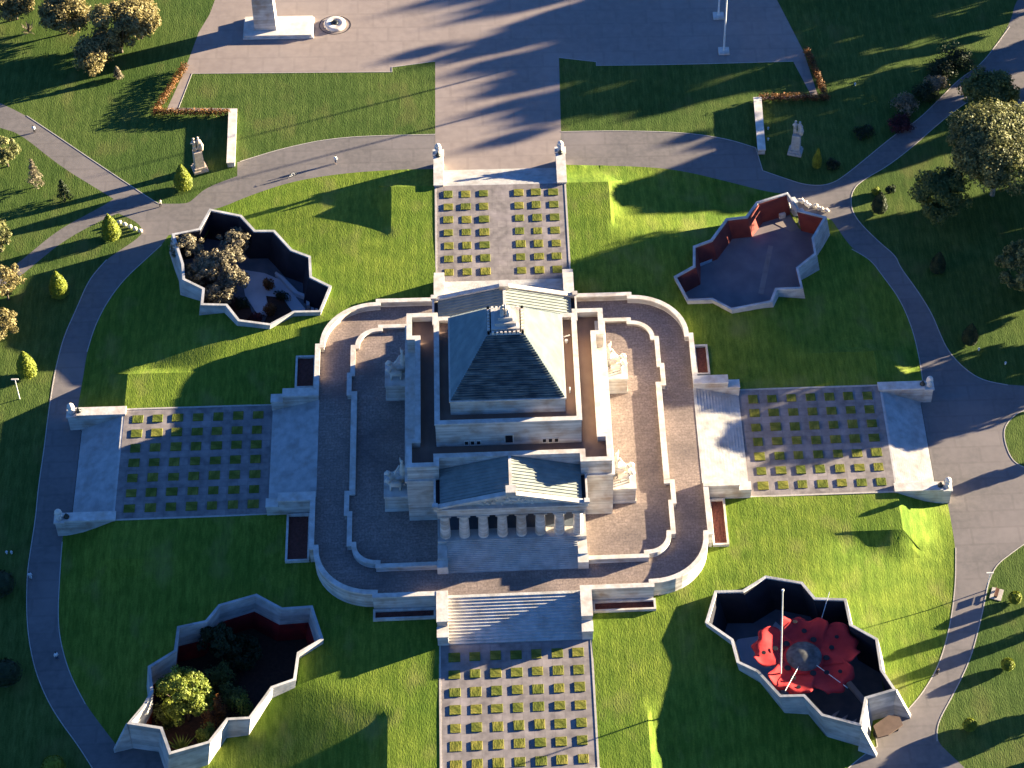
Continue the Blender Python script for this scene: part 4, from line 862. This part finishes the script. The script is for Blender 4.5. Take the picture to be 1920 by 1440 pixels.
# bicycle lying low near the walker
bx, by = MISC['persons'][6]
t = thing('bicycle', 'white bicycle on the ring path near the walker, left of the rear steps', 'bicycle', (bx, by, -3), .5)
for dx in (-.52, .52):
    bm = bmesh.new(); n = 20; tube(bm, [(dx+.33*cos(k*2*pi/n), 0, .34+.33*sin(k*2*pi/n)) for k in range(n+1)], .025, 6); wq = obj('wheel', bm, M_BRONZE, t)
bm = bmesh.new(); tube(bm, [(-.52, 0, .34), (-.15, 0, .8), (.38, 0, .85), (.52, 0, .34)], .03, 6); tube(bm, [(-.52, 0, .34), (0, 0, .3), (.38, 0, .85)], .03, 6); tube(bm, [(0, 0, .3), (-.17, 0, .9)], .03, 6); obj('frame', bm, M_STEEL, t)
obj('saddle', B((-.3, -.05, -.07, .07, .9, .96)), M_BRONZE, t); bm = bmesh.new(); tube(bm, [(.4, -.28, 1.0), (.4, .28, 1.0)], .02, 6); obj('handlebar', bm, M_BRONZE, t)

def tall_statue(label, x, y, rz, m):
    t = thing('stone_statue', label, 'statue', (x, y, -3), rz, 'stone statues on tall pedestals')
    bm = B((-1.25, 1.25, -1.05, 1.05, 0, .5), (-1.05, 1.05, -.85, .85, .5, 1.0)); obj('step_base', bm, m, t)
    bm = bmesh.new(); a_ = [(-.8, -.65), (.8, -.65), (.8, .65), (-.8, .65)]
    u = [bm.verts.new((*p, 1.0)) for p in a_]; v = [bm.verts.new((p[0]*.88, p[1]*.88, 4.4)) for p in a_]; bm.faces.new(u[::-1]); bm.faces.new(v)
    for i in range(4): bm.faces.new((u[i], u[(i+1) % 4], v[(i+1) % 4], v[i]))
    obj('pedestal', bm, m, t)
    # two figures back to back with drapery
    for s in (-1, 1):
        bm = bmesh.new(); c = .38*s
        tube(bm, [(c-.14, .1, 4.4), (c-.12, .1, 5.1), (c-.05, .05, 5.7)], [.17, .2, .22], 8); tube(bm, [(c+.14, 0, 4.4), (c+.12, 0, 5.1), (c+.05, .05, 5.7)], [.17, .2, .22], 8)
        tube(bm, [(c, .05, 5.6), (c, .05, 6.2), (c, .05, 6.7), (c, .05, 6.9), (c, .05, 7.0)], [.3, .32, .38, .2, .13], 10); blob(bm, (c, .05, 7.2), (.19, .21, .26), 2, .08)
        blob(bm, (c, .02, 7.33), (.27, .27, .1), 1, .05)
        tube(bm, [(c+s*.33, .05, 6.65), (c+s*.5, .2, 6.2), (c+s*.3, .45, 5.9)], [.13, .1, .08], 7); tube(bm, [(c-s*.1, .3, 6.65), (c+s*.1, .5, 6.2)], [.12, .09], 7)
        obj('figure', bm, m, t, True)
    bm = bmesh.new(); tube(bm, [(.75, 0, 4.4), (.8, 0, 5.4), (.7, 0, 6.5)], [.34, .42, .15], 8); obj('drapery', bm, m, t, True)
M_STATL = mat('weathered_statue_stone', (.50, .42, .34), (.36, .28, .22), scale=2.5, bump=.3, bscale=5); M_STATR = mat('grey_statue_stone', (.40, .40, .38), (.30, .30, .29), scale=2.5, bump=.3, bscale=5)
tall_statue('sunlit buff stone statue on a tall pedestal, left lawn beyond the ring path', STATUE_L[0], STATUE_L[1], .35, M_STATL)
tall_statue('shaded grey stone statue on a tall pedestal, right lawn beyond the ring path', STATUE_R[0], STATUE_R[1], -.3, M_STATR)

def lamp_post(label, p, h):
    t = thing('lamp_post', label, 'lamp post', (p[0], p[1], -3), 0, 'slim lamp posts in the park')
    bm = bmesh.new(); tube(bm, [(0, 0, 0), (0, 0, h)], [.09, .06], 8); obj('post', bm, M_STEEL, t)
    obj('lamp_head', B((-.55, .55, -.12, .12, h, h+.14)), M_WHITE, t)
lamp_post('slim white lamp post on the grass left of the left ring path', MISC['lampL'], 4.6)
lamp_post('slim lamp post by the right ring path casting a long thin shadow', MISC['lampR'], 4.2)
sx, sy = MISC['lampR']
t = thing('park_bench', 'small dark red bench on a pale slab beside the right ring path', 'bench', (sx+1.4, sy-.9, -3), 1.2)
obj('slab', B((-1.1, 1.1, -.9, .9, -.1, .08)), M_KERB, t); obj('seat', B((-.8, .8, -.25, .25, .45, .52)), M_WOODB, t); obj('backrest', B((-.8, .8, .26, .32, .55, .95)), M_WOODB, t)
for s in (-.65, .65): obj('leg', B((s-.05, s+.05, -.2, .3, .08, .45)), M_BRONZE, t)
names = ['white ground lamp on the shaded right lawn, nearer the path', 'white ground lamp on the shaded right lawn, farther from the path', 'white ground lamp on the dark grass above the right-hand statue', 'white ground lamp, left of a pair on the lower left grass', 'white ground lamp, right of a pair on the lower left grass', 'white ground lamp close to the right-hand pale wall, upper of two', 'white ground lamp close to the right-hand pale wall, lower of two', 'white ground lamp below the golden tree grove']
for (x, y), lb in zip(MISC['lights'], names):
    t = thing('ground_lamp', lb, 'ground lamp', (x, y, -3), 0, 'small white ground lamps')
    bm = bmesh.new(); lathe(bm, [(.12, 0), (.13, .3), (.2, .4), (.2, .46)], 10); obj('housing', bm, M_STEEL, t); bm = bmesh.new(); lathe(bm, [(.18, .46), (.15, .56), (.05, .6)], 10); obj('lens', bm, M_GLASS, t)
# pale seat stones and shrub bed at the upper left junction
t = thing('boulder_cluster', 'cluster of pale seat stones beside the clipped cone at the left junction', 'seating', (-62.5, 54.5, -3))
for i in range(5): bm = bmesh.new(); blob(bm, (-1.9+i*.9, 1.2-i*.55, .35), (.42, .34, .4), 2, .25, 1, i); obj('stone', bm, M_WHITE, t, True)

# ---------------------------------------------------------------- vegetation
def trunk(bm, h, r, limbs, spread, top):
    tube(bm, [(0, 0, -.2), (.1*r, 0, h*.5), (0, .2*r, h)], [r, r*.75, r*.6], 9)
    for i in range(limbs):
        a = 2*pi*i/limbs+random.uniform(-.4, .4); d = spread*random.uniform(.5, .9)
        tube(bm, [(0, 0, h*.8), (cos(a)*d*.45, sin(a)*d*.45, h+(top-h)*.4), (cos(a)*d, sin(a)*d, h+(top-h)*random.uniform(.6, .95))], [r*.5, r*.3, r*.08], 6)
def tree(label, x, y, z, h, rad, lf, bark=M_BARK, clumps=46, per=110, leaf=.3, group=None, base=.35, seed=0, cr=None, name='tree', flat=.75, lobes=None):
    random.seed(seed+11)
    t = thing(name, label, 'tree', (x, y, z), 0, group)
    bm = bmesh.new(); trunk(bm, h*base, max(.12, h*.028), 6, rad*.8, h*.9); obj('trunk', bm, bark, t, True)
    bm = bmesh.new(); ch = h*(1-base)/2; cz = h*base+ch
    cr_ = cr or rad*.26
    for i in range(clumps):
        d = Vector((random.gauss(0, 1), random.gauss(0, 1), random.gauss(0, 1)+.25)).normalized(); rr = random.uniform(.45, 1.0)**.6
        k = 1+.28*noise.noise(d*1.7+Vector((seed, 0, 0)))
        c = (d.x*(rad-cr_)*rr*k, d.y*(rad-cr_)*rr*k, cz+d.z*(ch-cr_*.5)*rr*k*flat/.75)
        leaves(bm, c, cr_*random.uniform(.65, 1.25), per, leaf, .8)
    mesh_nr('crown', bm, lf, t); return t
def shrub(label, x, y, z, r, h, lf, n=900, leaf=.16, group=None, name='shrub', cat='shrub', seed=0, lumps=10):
    random.seed(seed+99); t = thing(name, label, cat, (x, y, z), 0, group)
    bm = bmesh.new()
    for i in range(5): a = i*1.26; tube(bm, [(0, 0, -.1), (cos(a)*r*.3, sin(a)*r*.3, h*.5)], [.06, .03], 5)
    obj('stem', bm, M_BARK, t); bm = bmesh.new()
    for i in range(lumps):
        a = random.uniform(0, 2*pi); q = random.uniform(0, .6)*r; rr = r*random.uniform(.35, .55)
        leaves(bm, (cos(a)*q, sin(a)*q, h*.5+random.uniform(-.25, .3)*h), rr, n//lumps, leaf, h/(2*r)+.3, .5)
    mesh_nr('foliage', bm, lf, t); return t
def clipped(label, x, y, z, r, h, lf, kind='cone', group=None, seed=0):
    random.seed(seed+5); t = thing('clipped_cone' if kind == 'cone' else 'clipped_ball', label, 'topiary', (x, y, z), 0, group)
    bm = bmesh.new(); tube(bm, [(0, 0, -.2), (0, 0, .5)], .14, 8); obj('stem', bm, M_BARK, t)
    bm = bmesh.new(); prof = ([(.55, .25), (.95, .6), (1.0, .3*h), (.9, .45*h), (.68, .65*h), (.4, .82*h), (.12, .97*h), (.02, h)] if kind == 'cone' else [(.45, .12*h), (.85, .3*h), (1, .55*h), (.8, .82*h), (.4, .96*h), (.05, h)])
    R = []
    def rad_at(zz):
        for (ra, za), (rb, zb) in zip(prof, prof[1:]):
            if za <= zz <= zb: return r*(ra+(rb-ra)*(zz-za)/(zb-za))
        return 0
    lathe(bm, [(p*r*.9, q) for p, q in prof], 14)
    n = 1500 if kind == 'cone' else 700
    for _ in range(n):
        zz = random.uniform(prof[0][1], h); ra = rad_at(zz); a = random.uniform(0, 2*pi); k = 1+.10*noise.noise(Vector((cos(a)*2, sin(a)*2, zz*1.3+seed)))
        if random.random() > (ra/r)**.8+.1: continue
        p = Vector((cos(a)*ra*k, sin(a)*ra*k, zz)); nn = (Vector((cos(a), sin(a), .4))+Vector([random.uniform(-.6, .6) for _ in range(3)])).normalized()
        u = nn.orthogonal().normalized(); v = nn.cross(u); s = random.uniform(.1, .2); bm.faces.new([bm.verts.new(p+q) for q in (u*s, v*s*.7, -u*s, -v*s*.7)])
    mesh_nr('foliage', bm, lf, t); return t
TG = 'clipped cone shrubs beside the paths'
tl_ = ['bright green clipped cone beside the left-hand statue', 'bright green clipped cone at the upper left path junction', 'green clipped cone below the branch path on the far left', 'green clipped cone on the left lawn above the lamp post', 'narrow half-lit clipped cone right of the right-hand statue', 'dark clipped cone on the grass point right of the rear-right courtyard', 'dark clipped cone under the large right-hand tree', 'dark clipped cone on the shaded right lawn']
for i, ((x, y), lb) in enumerate(zip(TOPI, tl_)):
    r, h = (1.55, 5.6) if i < 4 else ((.85, 4.6) if i == 4 else (1.35, 4.6))
    clipped(lb, x, y, -3, r, h, LF_TOPI if i < 5 else LF_DARK, 'cone', TG, i)
bl = ['clipped green ball on the right lawn, nearest the bench', 'clipped green ball midway down the right edge lawn', 'clipped green ball nearest the lower right path corner', 'large dark rounded shrub at the lower left edge', 'dark rounded shrub at the left edge above the lower path', 'bright rounded shrub at the bottom left beside the path']
for i, ((x, y), lb) in enumerate(zip(BALLS, bl)):
    r, h = (1.05, 1.9) if i < 3 else ((2.4, 3.4) if i < 5 else (1.7, 2.6))
    clipped(lb, x, y, -3, r, h, LF_TOPI if i in (0, 1, 2, 5) else LF_DARK, 'ball', 'rounded shrubs on the outer lawns', 40+i)
gl = ['golden-leaved tree in the upper left grove, left of its middle', 'tall golden-leaved tree in the middle of the upper left grove', 'golden-leaved tree at the right end of the upper left grove', 'dull golden tree at the left end of the upper left grove', 'low golden-leaved tree at the front of the upper left grove']
for i, ((x, y), lb) in enumerate(zip(GROVE, gl)): tree(lb, x+(-2, .5, 0, 0, -1)[i], y-(0, 2.5, 2, 0, 2)[i], -3, (9, 11, 9, 9, 6.5)[i], (5.4, 5.8, 4.8, 4.8, 4.2)[i], LF_GOLD, clumps=64, per=180, leaf=.24, group='golden trees in the upper left grove', seed=i, base=.1, cr=1.5)
ll = ['golden tree cut by the left edge, upper crown', 'golden shrubby tree at the left edge below the branch path', 'green-gold tree at the left edge under the diagonal path', 'green tree at the left edge above the branch path']
for i, ((x, y), lb) in enumerate(zip(LEFTB, ll)): tree(lb, x, y, -3, (7.5, 5.5, 6.5, 6.5)[i], (4.0, 3.6, 3.2, 3.0)[i], (LF_GOLD, LF_GOLD, LF_GUM, LF_GUM)[i], clumps=30, per=85, leaf=.22, seed=20+i, base=.15, group='trees along the left edge')
cl = ['thin brownish young conifer on the upper left grass', 'dark irregular conifer near the upper left diagonal path', 'small pale sapling alone on the upper left grass']
for i, ((x, y), lb) in enumerate(zip(CONIF, cl)):
    random.seed(300+i); h, r = ((6.5, 1.7), (5.0, 1.6), (2.6, .9))[i]; t = thing('conifer' if i < 2 else 'sapling', lb, 'tree', (x, y, -3))
    bm = bmesh.new(); tube(bm, [(0, 0, -.1), (0, 0, h*.95)], [.12, .03], 7); obj('trunk', bm, M_BARK, t); bm = bmesh.new()
    for k in range(26): zz = h*(.12+.88*k/26); a = k*2.4; q = r*(1-k/26)*.6; leaves(bm, (cos(a)*q, sin(a)*q, zz), .22+r*.4*(1-k/26), 60, .15, .7, .3)
    mesh_nr('foliage', bm, (LF_OLIVE, LF_DARK, LF_OLIVE)[i], t)
def spiky(label, x, y, z, h, n, lf, seed=0):
    random.seed(seed); t = thing('agave', label, 'plant', (x, y, z)); bm = bmesh.new()
    for i in range(n):
        a = random.uniform(0, 2*pi); el = random.uniform(.35, 1.3); L = h*random.uniform(.7, 1.1); d = Vector((cos(a)*cos(el), sin(a)*cos(el), sin(el))); sd_ = Vector((-sin(a), cos(a), 0))*.13
        p = [Vector((0, 0, .1)), d*L*.5+Vector((0, 0, .15)), d*L+Vector((0, 0, -.12*L))]; w_ = [.6, 1, .05]
        rows = [[bm.verts.new(q-sd_*k), bm.verts.new(q+sd_*k)] for q, k in zip(p, w_)]
        for a_, b_ in zip(rows, rows[1:]): bm.faces.new((a_[0], a_[1], b_[1], b_[0]))
    mesh_nr('leaf_rosette', bm, lf, t)
spiky('pale spiky plant alone below the grove, top left', *MISC['agave'], -3, 2.6, 26, LF_OLIVE, 3)
# right side big trees
x, y = MISC['bt2']; gx, gy = MISC['bigtree']
BT = 'tall broad trees on the right'
tree('very large sunlit gum tree dominating the upper right, cut by the edge', 86, 57.5, -3, 17, 11.5, LF_GUM, M_BARKW, clumps=170, per=300, leaf=.25, group=BT, base=.40, seed=50, cr=2.4)
tree('darker leafy tree in front of the large gum, on its lower left', 75.5, 51.5, -3, 9.5, 6.2, LF_MID, M_BARKW, clumps=60, per=190, leaf=.24, group=BT, base=.3, seed=55, cr=1.5)
tree('dark-crowned tree behind the large gum, beside the pale car park area', MISC['dk'][0]+1, MISC['dk'][1]+4, -3, 10, 6.6, LF_MID, clumps=80, per=150, leaf=.26, group=BT, base=.2, seed=51, cr=1.6)
tree('smaller sunlit tree at the right edge below the large gum', MISC['t3'][0]+3.5, MISC['t3'][1]-1.0, -3, 11, 7.0, LF_GUM, clumps=80, per=170, leaf=.25, group=BT, base=.25, seed=52, cr=1.4)
tree('slim white-trunked gum left of the large gum crown', gx+1.0, gy+2.0, -3, 8.5, 3.2, LF_DARK, M_BARKW, clumps=26, per=90, leaf=.24, group=BT, base=.45, seed=53)
bs = ['dark shrub at the top end of the right garden border', 'dark shrub second from the car park end of the right border', 'blue-green shrub in the middle of the right garden border', 'grey-green shrub in the right garden border beside the gum crown', 'purple-red low shrub at the lower end of the right border', 'low dark shrub on the grass above the right diagonal path', 'low dark shrub row behind the right-hand statue', 'light-tipped shrub in the right garden border', 'yellow-green shrub on the grass point by the junction', 'dark round shrub on the grass point by the junction']
for i, ((x, y), lb) in enumerate(zip(BUSHR, bs)): shrub(lb, x, y, -3, (4.6, 3.6, 3.4, 3.2, 3.0, 2.2, 1.7, 3.0, 1.0, 1.1)[i], (3.2, 2.4, 2.4, 2.2, 1.4, 1.3, 1.1, 2.6, 1.3, 1.5)[i], (LF_DARK, LF_DARK, LF_DARK, LF_OLIVE, LF_PURPLE, LF_DARK, LF_DARK, LF_OLIVE, LF_TOPI, LF_DARK)[i], (2600, 1900, 1800, 1600, 1500, 900, 900, 1400, 700, 700)[i], .2, 'shrubs in the right garden border', seed=i, lumps=16)
# courtyard planting
z0 = -6.6
tree('bright yellow-green tree filling the lower left of the front left courtyard', LLT[0][0], LLT[0][1], z0, 10.2, 4.7, LF_YEL, clumps=78, per=120, leaf=.2, base=.22, seed=63, group='trees inside the courtyards', cr=1.0)
tree('dark green tree against the rear wall of the front left courtyard', LLT[1][0], LLT[1][1], z0, 8.2, 3.2, LF_DARK, clumps=40, per=100, leaf=.22, base=.3, seed=61, group='trees inside the courtyards')
tree('low dark tree in the middle of the front left courtyard', LLT[2][0], LLT[2][1], z0, 4.6, 3.6, LF_DARK, clumps=44, per=100, leaf=.2, base=.2, seed=62, group='trees inside the courtyards')
for i, (j, lf, r, h, lb) in enumerate(((3, LF_ORANGE, 1.4, 6.6, 'orange-brown shrub beside the yellow-green tree in the front left courtyard'), (4, LF_YEL, 1.8, 6.0, 'yellow-green shrub right of the orange-brown one in the front left courtyard'), (5, LF_ORANGE, 1.9, 6.0, 'wide tan shrub below the yellow-green tree, by the courtyard wall'), (7, LF_DARK, 2.6, 2.4, 'dark spreading shrub at the centre of the front left courtyard'))):
    shrub(lb, LLT[j][0], LLT[j][1], z0, r, h, lf, 900, .15, 'shrubs inside the front left courtyard', seed=70+i)
spiky('pale yellow spiky plant by the entrance wall of the front left courtyard', LLT[6][0], LLT[6][1], -5.4, 3.4, 30, LF_YEL, 8)
z0 = -5.0; random.seed(88)
EX = [(-43.5, -37.5, 2.2, 3.4, LF_MID, 'bushy mid-green shrub below the dark rear tree, front left courtyard'), (-47.5, -38.5, 2.0, 4.2, LF_DARK, 'dark upright shrub near the left wall of the front left courtyard'), (-41.0, -41.5, 2.4, 3.0, LF_MID, 'broad green shrub at the middle of the front left courtyard planting'), (-50.5, -44.5, 1.9, 4.4, LF_MID, 'leafy shrub left of the yellow-green tree, front left courtyard'), (-44.5, -49.2, 1.7, 5.0, LF_YEL, 'light green shrub just below the yellow-green tree, front left courtyard')]
for i, (x, y, r, h, lf, lb) in enumerate(EX): shrub(lb, x, y, -6.6, r*1.15, h+1.0, lf, 2000, .17, 'shrubs inside the front left courtyard', seed=120+i, lumps=14)
t = thing('spreading_tree', 'wide low grey-olive tree filling the left half of the rear left courtyard', 'tree', (ULT[3][0], ULT[3][1], z0), 0, 'trees inside the courtyards')
bm = bmesh.new(); crb = bmesh.new()
for i, (x, y) in enumerate(ULT[:7]):
    dx, dy = x-ULT[3][0], y-ULT[3][1]; top = (6.8, 6.8, 7.2, 6.6, 6.2, 5.0, 5.6)[i]
    tube(bm, [(0, 0, -.2), (dx*.3, dy*.3, 1.9), (dx*.8, dy*.8, top-.9)], [.34, .24, .08], 7)
    for k in range(40):
        q = random.uniform(.2, 2.5); a = random.uniform(0, 2*pi); leaves(crb, (dx+q*cos(a), dy+q*sin(a), top-random.uniform(0, 1.8)-q*.3), random.uniform(.5, .95), 85, .2, .7)
obj('trunk', bm, M_BARK, t, True); mesh_nr('crown', crb, LF_OLIVE, t)
for i, (j, lf, r, h, lb) in enumerate(((7, LF_ORANGE, 1.3, 2.6, 'upper orange-brown shrub in the rear left courtyard'), (8, LF_ORANGE, 1.6, 2.4, 'lower orange-brown shrub in the rear left courtyard'), (9, LF_DARK, 1.7, 1.8, 'dark shrub between the two orange-brown ones, rear left courtyard'), (10, LF_PURPLE, 1.7, 1.2, 'low reddish shrub by the lower wall of the rear left courtyard'), (11, LF_DARK, 1.5, 1.8, 'dark round shrub right of the wide olive tree crown'))):
    shrub(lb, ULT[j][0], ULT[j][1], z0, r, h, lf, 900, .15, 'shrubs inside the rear left courtyard', seed=80+i)

# park trees standing beyond the right edge of the picture: their long shadows cross the grounds
OFF = [(104, 18, 12, 5.5), (108, 26, 15, 6.5), (104, 36, 17, 7), (118, 50, 18, 7.5), (108, 54, 15, 6.5), (112, 62, 17, 7), (128, 91, 17, 6.5), (112, 90, 16, 6.5), (126, 104, 14, 7), (116, 112, 11, 6), (138, 126, 21, 8.5), (122, 132, 19, 8), (140, 142, 22, 9), (118, 142, 20, 8), (160, 140, 24, 8), (165, 160, 24, 8), (152, 164, 24, 6), (172, 175, 28, 7), (150, 60, 20, 8), (134, 70, 17, 7)]
SMALL = [(84, -30.5, 4.6, 1.1), (86, -34.2, 4.8, 1.1), (88, -2.5, 3.0, 1.4), (84, -49.5, 5.4, 2.6), (92, -56, 7, 3)]
proto = None
proto2 = tree('open-crowned park tree beyond the right edge, level with the forecourt', 150, 152, -3, 16, 7, LF_GUM, M_BARKW, clumps=50, per=110, leaf=.6, group='park trees beyond the right edge', base=.2, seed=93, cr=1.3, flat=.85)
for i, (x, y, h, r) in enumerate(OFF):
    if proto is None:
        proto = tree('broad park tree standing beyond the right edge of the view', x, y, -3, 16, 7, LF_GUM, M_BARKW, clumps=150, per=120, leaf=.6, group='park trees beyond the right edge', base=.2, seed=90, cr=1.9, flat=.85); o = proto
    elif y-.354*x > 56: o = copy_tree(proto2)
    else: o = copy_tree(proto)
    o.location = (x, y, -3); o.scale = (r/7, r/7, h/16); o.rotation_euler.z = i*1.3
for i, (x, y, h, r) in enumerate(SMALL):
    o = copy_tree(proto); o.name = 'tree'; o.location = (x, y, -3); o.scale = (r/7, r/7, h/16); o.rotation_euler.z = i*1.7
